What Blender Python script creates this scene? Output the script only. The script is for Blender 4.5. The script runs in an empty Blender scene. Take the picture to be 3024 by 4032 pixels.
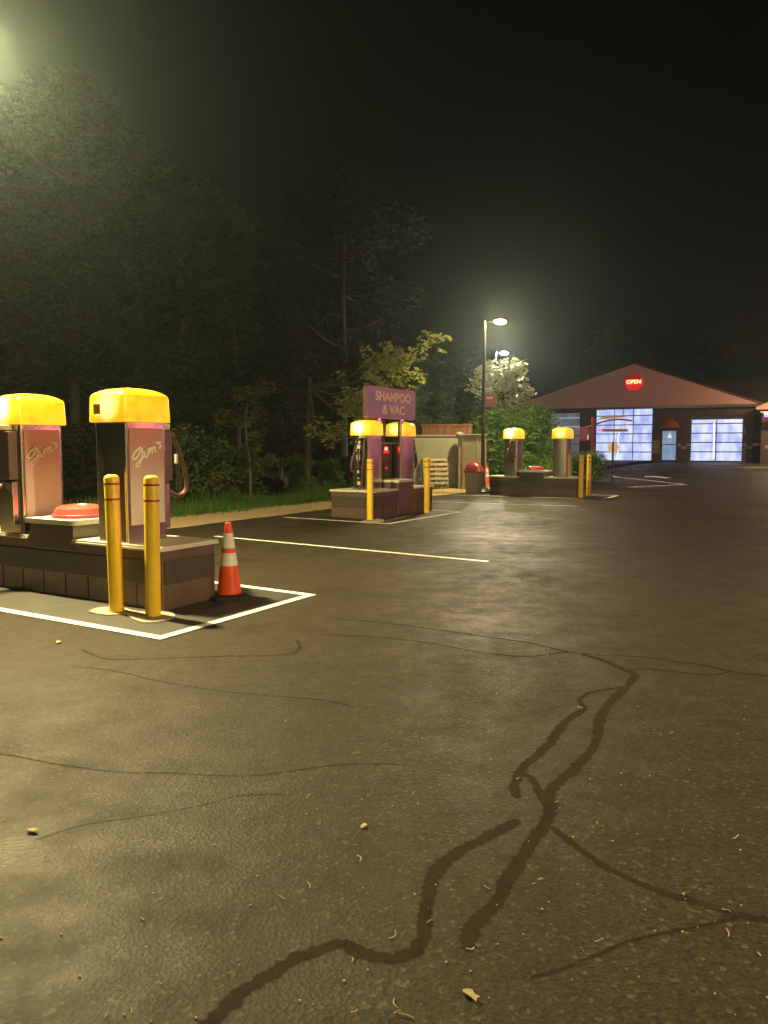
import bpy, bmesh, math, random
from mathutils import Vector, Matrix
R = math.radians
rnd = random.Random(7)
scene = bpy.context.scene
COL = scene.collection

# ------------------------------------------------------------------ camera
F, CX, CY, CAMH, HOR = 3028.0, 1512.0, 2016.0, 1.45, 1757.0
PITCH = math.atan((CY - HOR) / F)
cam_d = bpy.data.cameras.new('camera')
cam = bpy.data.objects.new('camera', cam_d)
COL.objects.link(cam)
cam.location = (0, 0, CAMH)
cam.rotation_euler = (R(90) - PITCH, 0, 0)
cam_d.sensor_fit = 'VERTICAL'
cam_d.sensor_height = 36
cam_d.sensor_width = 27
cam_d.lens = 36 * F / 4032
cam_d.clip_end = 2000
scene.camera = cam

AX = Vector((0.8616, -0.5075, 0))     # lot axis (along the stalls)
BX = Vector((0.5075, 0.8616, 0))      # lot axis (away from the camera)
YAW = math.atan2(AX.y, AX.x)


def ray(px, py):
    u = (px - CX) / F
    v = -(py - CY) / F
    return Vector((u, math.cos(PITCH) + v * math.sin(PITCH), -math.sin(PITCH) + v * math.cos(PITCH)))


def zg(x, y):
    t = min(1, max(0, (y - 26) / 24.0))
    return t * (0.33 + 0.16 * min(1, max(0, (x - 10.6) / 13.7)))


def gp(px, py):
    """where the ray of a pixel meets the ground"""
    d = ray(px, py)
    z = 0.0
    p = Vector((0, 0, 0))
    for _ in range(30):
        t = (z - CAMH) / d.z if d.z < -1e-4 else 400
        t = min(t, 400)
        p = Vector((0, 0, CAMH)) + d * t
        z = z * 0.5 + 0.5 * zg(p.x, p.y)
    p.z = zg(p.x, p.y)
    return p


def at(px, py, Y):
    d = ray(px, py)
    return Vector((0, 0, CAMH)) + d * (Y / d.y)


def ab(al, be):
    return AX * al + BX * be


# ------------------------------------------------------------------ materials
def newmat(name):
    m = bpy.data.materials.new(name)
    m.use_nodes = True
    nt = m.node_tree
    for n in list(nt.nodes):
        nt.nodes.remove(n)
    out = nt.nodes.new('ShaderNodeOutputMaterial')
    bs = nt.nodes.new('ShaderNodeBsdfPrincipled')
    nt.links.new(bs.outputs[0], out.inputs['Surface'])
    return m, nt, bs, out


def c4(c):
    return (c[0], c[1], c[2], 1)


def noise(nt, scale, detail=6, rough=.6, coord='Object', mapping=None):
    tc = nt.nodes.new('ShaderNodeTexCoord')
    n = nt.nodes.new('ShaderNodeTexNoise')
    n.inputs['Scale'].default_value = scale
    n.inputs['Detail'].default_value = detail
    n.inputs['Roughness'].default_value = rough
    if mapping:
        mp = nt.nodes.new('ShaderNodeMapping')
        mp.inputs['Scale'].default_value = mapping
        nt.links.new(tc.outputs[coord], mp.inputs[0])
        nt.links.new(mp.outputs[0], n.inputs['Vector'])
    else:
        nt.links.new(tc.outputs[coord], n.inputs['Vector'])
    return n


def ramp(nt, src, stops):
    r = nt.nodes.new('ShaderNodeValToRGB')
    els = r.color_ramp.elements
    els[0].position, els[0].color = stops[0][0], c4(stops[0][1])
    els[1].position, els[1].color = stops[-1][0], c4(stops[-1][1])
    for p, c in stops[1:-1]:
        e = els.new(p)
        e.color = c4(c)
    nt.links.new(src, r.inputs[0])
    return r


def bump(nt, bs, src, strength=.3, dist=.01):
    b = nt.nodes.new('ShaderNodeBump')
    b.inputs['Strength'].default_value = strength
    b.inputs['Distance'].default_value = dist
    nt.links.new(src, b.inputs['Height'])
    nt.links.new(b.outputs[0], bs.inputs['Normal'])
    return b


def mat(name, col, rough=.5, metal=0, var=.18, scale=6, bmp=0, bscale=40, bdist=.004, spec=.5, mapping=None, coat=0):
    m, nt, bs, out = newmat(name)
    n = noise(nt, scale, mapping=mapping)
    lo = tuple(x * (1 - var) for x in col)
    hi = tuple(min(1, x * (1 + var)) for x in col)
    r = ramp(nt, n.outputs['Fac'], [(.3, lo), (.7, hi)])
    nt.links.new(r.outputs[0], bs.inputs['Base Color'])
    rr = ramp(nt, n.outputs['Fac'], [(.25, (rough * .85,) * 3), (.75, (min(1, rough * 1.15),) * 3)])
    nt.links.new(rr.outputs[0], bs.inputs['Roughness'])
    bs.inputs['Metallic'].default_value = metal
    bs.inputs['Specular IOR Level'].default_value = spec
    if coat:
        bs.inputs['Coat Weight'].default_value = coat
        bs.inputs['Coat Roughness'].default_value = .08
    if bmp:
        b = noise(nt, bscale)
        bump(nt, bs, b.outputs['Fac'], bmp, bdist)
    return m


def glow(name, col, strength, base=(.1, .1, .1)):
    m, nt, bs, out = newmat(name)
    bs.inputs['Base Color'].default_value = c4(base)
    bs.inputs['Emission Color'].default_value = c4(col)
    bs.inputs['Emission Strength'].default_value = strength
    return m


M = {}
M['steel'] = mat('brushed_steel', (.54, .52, .49), .24, 1, .08, 3, .03, 9, .002, mapping=(1, 1, .15))
M['steel_dull'] = mat('dull_steel', (.12, .080, .062), .34, .15, .18, 3, .1, 10, .002, mapping=(1, 1, .2))
M['ped'] = mat('pedestal_steel', (.10, .092, .075), .32, .75, .15, 4)
M['deck'] = mat('deck_laminate', (.62, .58, .49), .45, 0, .08, 8, .05, 60, .001)
M['band'] = mat('rubber_band', (.055, .042, .034), .5, 0, .25, 5, .1, 30, .002)
M['black'] = mat('black_plastic', (.018, .018, .018), .45, 0, .2, 10)
M['hose'] = mat('hose_rubber', (.10, .045, .035), .45, 0, .2, 12, .5, 120, .004)
M['bollard'] = mat('yellow_sleeve', (.80, .52, .02), .38, 0, .12, 7, .08, 25, .003)
M['redband'] = mat('red_tape', (.36, .015, .012), .45)
M['cone'] = mat('orange_pvc', (.80, .085, .015), .45, 0, .08, 6, .1, 30, .002)
M['collar'] = mat('reflective_white', (.75, .72, .64), .4, 0, .07, 20)
M['lid_deep'] = mat('deep_red_lid', (.20, .008, .018), .35, 0, .1, 5, .05, 20, .002)
M['lid'] = mat('red_lid', (.34, .055, .05), .32, 0, .1, 5, .05, 20, .002)
M['white'] = mat('white_paint', (.72, .70, .64), .6, 0, .12, 9)
M['bin'] = mat('bin_aggregate', (.20, .165, .115), .8, 0, .3, 60, .3, 90, .004)
M['pole'] = mat('black_pole', (.022, .022, .021), .42, .3, .15, 5)
M['concrete'] = mat('concrete', (.28, .25, .19), .85, 0, .38, 9, .3, 35, .01)
M['enclosure'] = mat('enclosure_panel', (.20, .195, .15), .8, 0, .14, 2.2, .15, 25, .006)
M['enclosure_lit'] = mat('enclosure_panel_lit', (.30, .255, .19), .8, 0, .10, 2.2, .15, 25, .006)  # lighter copy of the panel, stronger lamp light put into its colour
M['pallet'] = mat('pallet_wood', (.34, .27, .17), .8, 0, .3, 7, .2, 20, .004, mapping=(1, 6, 1))
M['fence'] = mat('fence_wood', (.30, .135, .075), .75, 0, .25, 5, .2, 15, .004, mapping=(4, 4, .6))
M['bark'] = mat('bark', (.040, .032, .022), .9, 0, .3, 6, .6, 14, .03, mapping=(3, 3, .6))
M['bark_pale'] = mat('bark_pale', (.085, .07, .052), .9, 0, .3, 6, .5, 14, .02, mapping=(3, 3, .6))
M['gable'] = mat('gable_board', (.55, .25, .25), .7, 0, .09, 2.5, .12, 18, .006, mapping=(6, 6, .4))
M['fascia'] = mat('fascia_metal', (.10, .085, .085), .4, .4, .1, 4)
M['roof'] = mat('roof_shingle', (.10, .035, .035), .85, 0, .25, 8, .4, 12, .02)
M['awning'] = mat('awning_fabric', (.52, .07, .04), .7, 0, .12, 6)
M['frame'] = mat('dark_frame', (.035, .033, .04), .45, .4, .15, 8)
M['signplum'] = mat('sign_face', (.185, .18, .30), .35, 0, .08, 4)
M['signtext'] = mat('sign_lettering', (.95, .78, .64), .5, 0, .04, 12)
M['signedge'] = mat('sign_edge', (.30, .16, .20), .35, .5, .1, 6)
M['maroon'] = mat('maroon_paint', (.20, .045, .045), .5, 0, .15, 5)
M['pinksign'] = mat('pale_pink_sign', (.85, .62, .56), .5, 0, .08, 5)  # even pale pink, raised toward the brightness of a backlit disc
M['ochre'] = mat('ochre_bar', (.38, .25, .06), .5, 0, .1, 5)
M['blockpale'] = mat('pale_blocks', (.36, .20, .175), .85, 0, .15, 5, .2, 20, .005)
M['leaf_litter'] = mat('dry_leaf', (.42, .33, .17), .8, 0, .4, 40)
M['twig'] = mat('dry_catkin', (.36, .27, .15), .9, 0, .3, 30)
M['greydoor'] = None


def leafmat(name, c1, c2, tr=.35):
    m, nt, bs, out = newmat(name)
    n = noise(nt, 1.4, 4)
    n2 = noise(nt, 22, 2)
    mx = nt.nodes.new('ShaderNodeMath')
    mx.operation = 'ADD'
    m2 = nt.nodes.new('ShaderNodeMath')
    m2.operation = 'MULTIPLY'
    m2.inputs[1].default_value = .5
    nt.links.new(n.outputs['Fac'], mx.inputs[0])
    nt.links.new(n2.outputs['Fac'], mx.inputs[1])
    nt.links.new(mx.outputs[0], m2.inputs[0])
    r = ramp(nt, m2.outputs[0], [(.36, c1), (.66, c2)])
    nt.links.new(r.outputs[0], bs.inputs['Base Color'])
    bs.inputs['Roughness'].default_value = .7
    bs.inputs['Specular IOR Level'].default_value = .15
    t = nt.nodes.new('ShaderNodeBsdfTranslucent')
    nt.links.new(r.outputs[0], t.inputs[0])
    mix = nt.nodes.new('ShaderNodeMixShader')
    mix.inputs[0].default_value = tr
    nt.links.new(bs.outputs[0], mix.inputs[1])
    nt.links.new(t.outputs[0], mix.inputs[2])
    nt.links.new(mix.outputs[0], out.inputs['Surface'])
    return m


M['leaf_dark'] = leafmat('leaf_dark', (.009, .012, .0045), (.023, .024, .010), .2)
M['leaf_mid'] = leafmat('leaf_mid', (.020, .036, .009), (.055, .072, .021))
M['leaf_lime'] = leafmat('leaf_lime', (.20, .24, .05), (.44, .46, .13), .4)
M['leaf_ever'] = leafmat('leaf_evergreen', (.06, .15, .02), (.20, .34, .06), .2)
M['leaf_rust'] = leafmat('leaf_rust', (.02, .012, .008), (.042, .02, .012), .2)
M['leaf_sap'] = leafmat('leaf_sapling', (.05, .065, .02), (.12, .14, .05), .35)
M['leaf_under'] = leafmat('leaf_undergrowth', (.05, .085, .018), (.14, .18, .045), .35)
M['grass'] = leafmat('grass_blades', (.035, .085, .012), (.09, .16, .03), .3)

# asphalt: worn bitumen with aggregate, repair tones and random dark blotches
def asphalt():
    m, nt, bs, out = newmat('asphalt')
    big = noise(nt, .45, 5, .65)
    mid = noise(nt, 3.2, 6, .7)
    fine = noise(nt, 85, 3, .75)
    grit = noise(nt, 240, 2, .8)
    add = nt.nodes.new('ShaderNodeMixRGB')
    add.blend_type = 'MIX'
    add.inputs[0].default_value = .5
    nt.links.new(big.outputs['Fac'], add.inputs[1])
    nt.links.new(mid.outputs['Fac'], add.inputs[2])
    r = ramp(nt, add.outputs[0], [(.36, (.031, .023, .0125)), (.5, (.041, .031, .018)), (.64, (.055, .042, .026))])
    r2 = ramp(nt, fine.outputs['Fac'], [(.34, (.40, .40, .40)), (.5, (.78, .78, .78)), (.62, (1, 1, 1)), (.84, (1, 1, 1))])
    r2.color_ramp.elements[3].color = (1, 1, 1, 1)
    mul = nt.nodes.new('ShaderNodeMixRGB')
    mul.blend_type = 'MULTIPLY'
    mul.inputs[0].default_value = .9
    nt.links.new(r.outputs[0], mul.inputs[1])
    nt.links.new(r2.outputs[0], mul.inputs[2])
    cm = noise(nt, 26, 4, .7)
    rc = ramp(nt, cm.outputs['Fac'], [(.30, (.62, .61, .60)), (.5, (1, 1, 1)), (.70, (1, 1, 1))])
    rc.color_ramp.elements[2].color = (1, 1, 1, 1)
    scf = noise(nt, 2.2, 5, .65, mapping=(.35, 1.8, 1))
    rsf = ramp(nt, scf.outputs['Fac'], [(.36, (.86, .85, .84)), (.52, (1, 1, 1))])
    mc = nt.nodes.new('ShaderNodeMixRGB'); mc.blend_type = 'MULTIPLY'; mc.inputs[0].default_value = .9
    nt.links.new(mul.outputs[0], mc.inputs[1]); nt.links.new(rc.outputs[0], mc.inputs[2])
    mul = nt.nodes.new('ShaderNodeMixRGB'); mul.blend_type = 'MULTIPLY'; mul.inputs[0].default_value = .8
    nt.links.new(mc.outputs[0], mul.inputs[1]); nt.links.new(rsf.outputs[0], mul.inputs[2])
    st = noise(nt, .75, 3, .5)
    rs = ramp(nt, st.outputs['Fac'], [(.30, (.5, .48, .47)), (.42, (1, 1, 1))])
    mul2 = nt.nodes.new('ShaderNodeMixRGB')
    mul2.blend_type = 'MULTIPLY'
    mul2.inputs[0].default_value = .8
    nt.links.new(mul.outputs[0], mul2.inputs[1])
    nt.links.new(rs.outputs[0], mul2.inputs[2])
    nt.links.new(mul2.outputs[0], bs.inputs['Base Color'])
    rr = ramp(nt, add.outputs[0], [(.38, (.72,) * 3), (.60, (.48,) * 3)])
    nt.links.new(rr.outputs[0], bs.inputs['Roughness'])
    bs.inputs['Specular IOR Level'].default_value = .22
    tcv = nt.nodes.new('ShaderNodeTexCoord')
    vo = nt.nodes.new('ShaderNodeTexVoronoi'); vo.inputs['Scale'].default_value = 75
    nt.links.new(tcv.outputs['Object'], vo.inputs['Vector'])
    vr = ramp(nt, vo.outputs['Color'], [(.05, (.50, .50, .50)), (.5, (.92, .91, .90)), (.80, (1, 1, 1)), (1, (1, 1, 1))])
    ms_ = nt.nodes.new('ShaderNodeMixRGB'); ms_.blend_type = 'MULTIPLY'; ms_.inputs[0].default_value = 1
    nt.links.new(mul2.outputs[0], ms_.inputs[1]); nt.links.new(vr.outputs[0], ms_.inputs[2])
    sv = ramp(nt, vo.outputs['Color'], [(.78, (0, 0, 0)), (.92, (.040, .034, .024))])
    ad_ = nt.nodes.new('ShaderNodeMixRGB'); ad_.blend_type = 'ADD'; ad_.inputs[0].default_value = 1
    nt.links.new(ms_.outputs[0], ad_.inputs[1]); nt.links.new(sv.outputs[0], ad_.inputs[2])
    nt.links.new(ad_.outputs[0], bs.inputs['Base Color'])
    hm = nt.nodes.new('ShaderNodeMath')
    hm.operation = 'MULTIPLY_ADD'
    nt.links.new(vo.outputs['Distance'], hm.inputs[2])
    hm.inputs[1].default_value = 1.0
    nt.links.new(fine.outputs['Fac'], hm.inputs[0])
    bump(nt, bs, hm.outputs[0], .30, .006)
    return m


M['asphalt'] = asphalt()
M['tar'] = mat('crack_tar', (.021, .017, .012), .7, 0, .45, 10, .1, 60, .002, spec=.2)
M['hairline'] = mat('old_crack_seal', (.030, .024, .017), .75, 0, .35, 9, .1, 60, .002, spec=.2)
M['patch'] = mat('seal_coat', (.030, .027, .022), .62, 0, .25, 4, .4, 110, .004)
M['soil'] = mat('soil', (.06, .055, .03), .95, 0, .3, 1.5, .4, 12, .03)
M['gravel'] = mat('gravel', (.33, .235, .12), .9, 0, .38, 26, .8, 45, .03)


def ragged(name, c1, c2, rough, spec, soft, amp, nscale, opac=1.0, worn=0):
    """thin coat on the asphalt whose edges crumble; UV v runs across the strip"""
    m, nt, bs, out = newmat(name)
    n = noise(nt, 9, 5, .7)
    r = ramp(nt, n.outputs['Fac'], [(.35, c1), (.65, c2)])
    nt.links.new(r.outputs[0], bs.inputs['Base Color'])
    bs.inputs['Roughness'].default_value = rough
    bs.inputs['Specular IOR Level'].default_value = spec
    uv = nt.nodes.new('ShaderNodeUVMap')
    sp = nt.nodes.new('ShaderNodeSeparateXYZ')
    nt.links.new(uv.outputs[0], sp.inputs[0])
    def mth(op, a, b=None, c=None):
        k = nt.nodes.new('ShaderNodeMath'); k.operation = op
        for q, v in enumerate((a, b, c)):
            if v is None: continue
            if hasattr(v, 'links'): nt.links.new(v, k.inputs[q])
            else: k.inputs[q].default_value = v
        return k.outputs[0]
    e = mth('PINGPONG', sp.outputs['Y'], .5)                 # 0 at the edges, .5 in the middle
    nz = noise(nt, nscale, 5, .75)
    e2 = mth('MULTIPLY_ADD', mth('SUBTRACT', nz.outputs['Fac'], .5), amp, e)
    mr = nt.nodes.new('ShaderNodeMapRange'); mr.interpolation_type = 'SMOOTHSTEP'
    mr.inputs['From Min'].default_value = .06; mr.inputs['From Max'].default_value = .06 + soft
    mr.inputs['To Max'].default_value = opac
    nt.links.new(e2, mr.inputs['Value'])
    fac = mr.outputs[0]
    if worn:
        w1 = noise(nt, 34, 6, .8); w2 = noise(nt, 2.5, 3, .6)
        wv = mth('MULTIPLY_ADD', w2.outputs['Fac'], .5, w1.outputs['Fac'])
        wr_ = nt.nodes.new('ShaderNodeMapRange')
        wr_.inputs['From Min'].default_value = .58 - worn; wr_.inputs['From Max'].default_value = .66 - worn
        wr_.inputs['To Min'].default_value = .35
        nt.links.new(wv, wr_.inputs['Value'])
        fac = mth('MULTIPLY', fac, wr_.outputs[0])
    tr = nt.nodes.new('ShaderNodeBsdfTransparent')
    mix = nt.nodes.new('ShaderNodeMixShader')
    nt.links.new(fac, mix.inputs[0])
    nt.links.new(tr.outputs[0], mix.inputs[1]); nt.links.new(bs.outputs[0], mix.inputs[2])
    nt.links.new(mix.outputs[0], out.inputs['Surface'])
    return m


M['tar'] = ragged('crack_tar', (.015, .011, .0065), (.027, .020, .012), .8, .12, .2, .6, 38, .84)
M['hairline'] = ragged('old_crack_seal', (.010, .008, .005), (.020, .016, .011), .85, .08, .34, 1.0, 22, .50)


def linepaint():
    m, nt, bs, out = newmat('line_paint')
    n = noise(nt, 60, 6, .8)
    n2 = noise(nt, 3, 3, .6)
    mx = nt.nodes.new('ShaderNodeMath'); mx.operation = 'MULTIPLY_ADD'
    mx.inputs[1].default_value = .35
    nt.links.new(n2.outputs['Fac'], mx.inputs[0])
    nt.links.new(n.outputs['Fac'], mx.inputs[2])
    r = ramp(nt, mx.outputs[0], [(.40, (.26, .25, .21)), (.47, (.70, .69, .63)), (.6, (.80, .79, .74))])
    nt.links.new(r.outputs[0], bs.inputs['Base Color'])
    bs.inputs['Roughness'].default_value = .6
    return m


M['line'] = linepaint()
M['stripe'] = ragged('stripe_paint', (.66, .65, .59), (.80, .79, .74), .6, .4, .05, .16, 60, 1.0, .06)


def brickmat():
    m, nt, bs, out = newmat('dark_brick')
    tc = nt.nodes.new('ShaderNodeTexCoord')
    mp = nt.nodes.new('ShaderNodeMapping')
    mp.inputs['Rotation'].default_value = (R(90), 0, 0)
    nt.links.new(tc.outputs['Object'], mp.inputs[0])
    b = nt.nodes.new('ShaderNodeTexBrick')
    b.inputs['Scale'].default_value = 1
    b.inputs['Brick Width'].default_value = .4
    b.inputs['Row Height'].default_value = .2
    b.inputs['Mortar Size'].default_value = .008
    b.inputs['Color1'].default_value = (.062, .030, .030, 1)
    b.inputs['Color2'].default_value = (.085, .040, .036, 1)
    b.inputs['Mortar'].default_value = (.045, .03, .03, 1)
    nt.links.new(mp.outputs[0], b.inputs['Vector'])
    nt.links.new(b.outputs['Color'], bs.inputs['Base Color'])
    bs.inputs['Roughness'].default_value = .85
    bump(nt, bs, b.outputs['Fac'], .3, -.01)
    return m


M['brick'] = brickmat()


def canopymat(name, bulb=None, k=1.0, hot=6):
    """translucent yellow plastic dome lit from inside"""
    m, nt, bs, out = newmat(name)
    bs.inputs['Base Color'].default_value = (.75, .42, .01, 1)
    bs.inputs['Roughness'].default_value = .35
    n = noise(nt, 5, 4, .6)
    r = ramp(nt, n.outputs['Fac'], [(.30, (.92, .36, .003)), (.5, (1.0, .56, .006)), (.70, (1, .74, .03))])
    tc = nt.nodes.new('ShaderNodeTexCoord')
    em = nt.nodes.new('ShaderNodeEmission')
    sep = nt.nodes.new('ShaderNodeSeparateXYZ')
    nt.links.new(tc.outputs['Object'], sep.inputs[0])
    v = nt.nodes.new('ShaderNodeMapRange')
    v.inputs['From Min'].default_value = 1.66
    v.inputs['From Max'].default_value = 2.0
    v.inputs['To Min'].default_value = .82 * k
    v.inputs['To Max'].default_value = 1.2 * k
    nt.links.new(sep.outputs['Z'], v.inputs['Value'])
    nt.links.new(r.outputs[0], em.inputs['Color'])
    nt.links.new(v.outputs[0], em.inputs['Strength'])
    add = nt.nodes.new('ShaderNodeAddShader')
    nt.links.new(em.outputs[0], add.inputs[0])
    last = add
    if bulb:
        d = nt.nodes.new('ShaderNodeVectorMath'); d.operation = 'DISTANCE'
        d.inputs[1].default_value = bulb
        nt.links.new(tc.outputs['Object'], d.inputs[0])
        mr = nt.nodes.new('ShaderNodeMapRange')
        mr.interpolation_type = 'SMOOTHERSTEP'
        mr.inputs['From Min'].default_value = .02
        mr.inputs['From Max'].default_value = .26
        mr.inputs['To Min'].default_value = 1
        mr.inputs['To Max'].default_value = 0
        nt.links.new(d.outputs['Value'], mr.inputs['Value'])
        pw = nt.nodes.new('ShaderNodeMath'); pw.operation = 'POWER'; pw.inputs[1].default_value = 2.2
        nt.links.new(mr.outputs[0], pw.inputs[0])
        ms = nt.nodes.new('ShaderNodeMath'); ms.operation = 'MULTIPLY'; ms.inputs[1].default_value = hot
        nt.links.new(pw.outputs[0], ms.inputs[0])
        e2 = nt.nodes.new('ShaderNodeEmission')
        e2.inputs['Color'].default_value = (1, .78, .25, 1)
        nt.links.new(ms.outputs[0], e2.inputs['Strength'])
        a2 = nt.nodes.new('ShaderNodeAddShader')
        nt.links.new(em.outputs[0], a2.inputs[0])
        nt.links.new(e2.outputs[0], a2.inputs[1])
        nt.links.new(a2.outputs[0], add.inputs[0])
    nt.links.new(bs.outputs[0], add.inputs[1])
    nt.links.new(add.outputs[0], out.inputs['Surface'])
    return m


M['canopy'] = canopymat('canopy_plastic', (.02, -.30, 1.82), .88, 1.7)
M['canopy_bulb'] = canopymat('canopy_plastic_bulb', (-.02, -.30, 1.84), 1.15)


def panemat(name, c1, c2, s, sx=1.2):
    m, nt, bs, out = newmat(name)
    bs.inputs['Base Color'].default_value = (.2, .22, .26, 1)
    bs.inputs['Roughness'].default_value = .12
    n = noise(nt, sx, 3, .5, mapping=(1.6, 1, .7))
    r = ramp(nt, n.outputs['Fac'], [(.32, c1), (.68, c2)])
    nt.links.new(r.outputs[0], bs.inputs['Emission Color'])
    bs.inputs['Emission Strength'].default_value = s
    return m


M['pane'] = panemat('lit_pane', (.29, .37, .84), (.74, .80, 1.0), 1.08)
M['pane_door'] = panemat('lit_door_pane', (.15, .25, .45), (.28, .42, .62), .75, 2)
M['pane_dim'] = panemat('dim_pane', (.055, .065, .085), (.16, .17, .20), .75, 1.6)
M['bar_lit'] = glow('lit_edge', (.55, .58, .7), .75)
M['neon_red'] = glow('neon_red', (1, .02, .02), .9, (.3, 0, 0))
M['neon_dim'] = glow('neon_red_dim', (1, .012, .02), .2, (.2, 0, 0))
M['neon_text'] = glow('neon_text', (1, .66, .26), 3)
M['neon_pink'] = glow('neon_pink', (1, .24, .36), 100)
M['neon_pink_soft'] = glow('neon_pink_soft', (1, .10, .32), 1.6)
M['led_red'] = glow('led_red', (1, .10, .07), 7, (.2, 0, 0))
M['display_red'] = glow('display_red', (1, .02, .02), 1.6, (.2, 0, 0))
M['tube_white'] = glow('fluorescent', (.75, .82, 1), 2.4)
M['led_white'] = glow('small_white_led', (.8, .9, 1), 3)
M['lens'] = glow('lamp_lens', (1, .80, .36), 3800)
M['lens_near'] = glow('lamp_lens_near', (1, .82, .37), 9800)
M['lens_bright'] = glow('lamp_lens_bright', (1, .79, .40), 9500)
M['lens_cool'] = glow('lamp_lens_cool', (1, .90, .80), 4200)
M['orange_lamp'] = glow('orange_lamp', (1, .26, .03), 90)


def artpanel():
    """glossy panel: rust brown at the top fading to cream at the foot"""
    m, nt, bs, out = newmat('art_panel')
    tc = nt.nodes.new('ShaderNodeTexCoord')
    sp = nt.nodes.new('ShaderNodeSeparateXYZ')
    nt.links.new(tc.outputs['Object'], sp.inputs[0])
    mr = nt.nodes.new('ShaderNodeMapRange')
    mr.inputs['From Min'].default_value = .73
    mr.inputs['From Max'].default_value = 1.615
    nt.links.new(sp.outputs['Z'], mr.inputs['Value'])
    r = ramp(nt, mr.outputs[0], [(0, (.72, .64, .58)), (.4, (.66, .56, .50)), (.68, (.50, .31, .24)), (1, (.42, .20, .13))])
    nt.links.new(r.outputs[0], bs.inputs['Base Color'])
    bs.inputs['Roughness'].default_value = .22
    return m


M['art'] = artpanel()
M['art_top'] = mat('art_panel_top', (.46, .22, .13), .22, 0, .08, 3)
M['script'] = mat('script_lettering', (.95, .90, .80), .6, 0, .05, 10)
M['plate'] = mat('instruction_plate', (.62, .58, .45), .5, 0, .12, 15)
M['amberplate'] = mat('amber_plate', (.5, .25, .04), .5, 0, .1, 25)


# ------------------------------------------------------------------ mesh helpers
def build(name, bm, m, parent=None, smooth=False, loc=None, rotz=None):
    bmesh.ops.recalc_face_normals(bm, faces=bm.faces)
    me = bpy.data.meshes.new(name)
    bm.to_mesh(me)
    bm.free()
    if smooth:
        for p in me.polygons:
            p.use_smooth = True
        if smooth != 'all':
            try:
                me.set_sharp_from_angle(angle=R(35))
            except Exception:
                pass
    for mm in (m if isinstance(m, (list, tuple)) else [m]):
        me.materials.append(mm)
    o = bpy.data.objects.new(name, me)
    COL.objects.link(o)
    if parent:
        o.parent = parent
    if loc is not None:
        o.location = loc
    if rotz is not None:
        o.rotation_euler = (0, 0, rotz)
    return o


def tag(o, label=None, cat=None, group=None, kind=None):
    if label: o['label'] = label
    if cat: o['category'] = cat
    if group: o['group'] = group
    if kind: o['kind'] = kind
    return o


def thing(name, label, cat, loc=(0, 0, 0), rotz=0, group=None):
    o = bpy.data.objects.new(name, None)
    o.empty_display_size = .2
    COL.objects.link(o)
    o.location = loc
    o.rotation_euler = (0, 0, rotz)
    return tag(o, label, cat, group)


def copy_tree(o, parent=None):
    c = o.copy()
    COL.objects.link(c)
    if parent:
        c.parent = parent
    for ch in list(o.children):
        copy_tree(ch, c)
    return c


def bx(bm, x0, x1, y0, y1, z0, z1, bev=0, mtx=None):
    vs = [bm.verts.new((x, y, z)) for z in (z0, z1) for y in (y0, y1) for x in (x0, x1)]
    fs = []
    for idx in ((0, 1, 3, 2), (4, 6, 7, 5), (0, 4, 5, 1), (2, 3, 7, 6), (0, 2, 6, 4), (1, 5, 7, 3)):
        fs.append(bm.faces.new([vs[i] for i in idx]))
    if bev:
        es = list({e for f in fs for e in f.edges})
        r = bmesh.ops.bevel(bm, geom=es, offset=bev, segments=2, affect='EDGES', profile=.6)
        vs = list({v for f in r['faces'] for v in f.verts} | {v for v in vs if v.is_valid})
    if mtx:
        bmesh.ops.transform(bm, matrix=mtx, verts=[v for v in vs if v.is_valid])
    return vs


def loops(bm, ls, cap0=True, cap1=True):
    rings = [[bm.verts.new(p) for p in l] for l in ls]
    n = len(rings[0])
    for a, b in zip(rings, rings[1:]):
        for i in range(n):
            bm.faces.new((a[i], a[(i + 1) % n], b[(i + 1) % n], b[i]))
    if cap0: bm.faces.new(list(reversed(rings[0])))
    if cap1: bm.faces.new(rings[-1])
    return rings


def rrect(cx, cy, w, d, r, z, n=6):
    pts = []
    r = min(r, w / 2 - 1e-4, d / 2 - 1e-4)
    for qx, qy, a0 in ((1, 1, 0), (-1, 1, 90), (-1, -1, 180), (1, -1, 270)):
        for k in range(n + 1):
            a = R(a0 + 90 * k / n)
            pts.append((cx + qx * (w / 2 - r) + r * math.cos(a), cy + qy * (d / 2 - r) + r * math.sin(a), z))
    return pts


def circ(cx, cy, r, z, n=24):
    return [(cx + r * math.cos(2 * math.pi * i / n), cy + r * math.sin(2 * math.pi * i / n), z) for i in range(n)]


def lathe(bm, prof, n=24, cx=0, cy=0):
    loops(bm, [circ(cx, cy, max(r, .0005), z, n) for r, z in prof])


def smoothpath(pts, sub=6):
    P = [Vector(p) for p in pts]
    out = []
    for i in range(len(P) - 1):
        p0 = P[max(0, i - 1)]; p1 = P[i]; p2 = P[i + 1]; p3 = P[min(len(P) - 1, i + 2)]
        for k in range(sub):
            t = k / sub
            out.append(.5 * ((2 * p1) + (p2 - p0) * t + (2 * p0 - 5 * p1 + 4 * p2 - p3) * t * t + (3 * p1 - p0 - 3 * p2 + p3) * t ** 3))
    out.append(P[-1])
    return out


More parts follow.
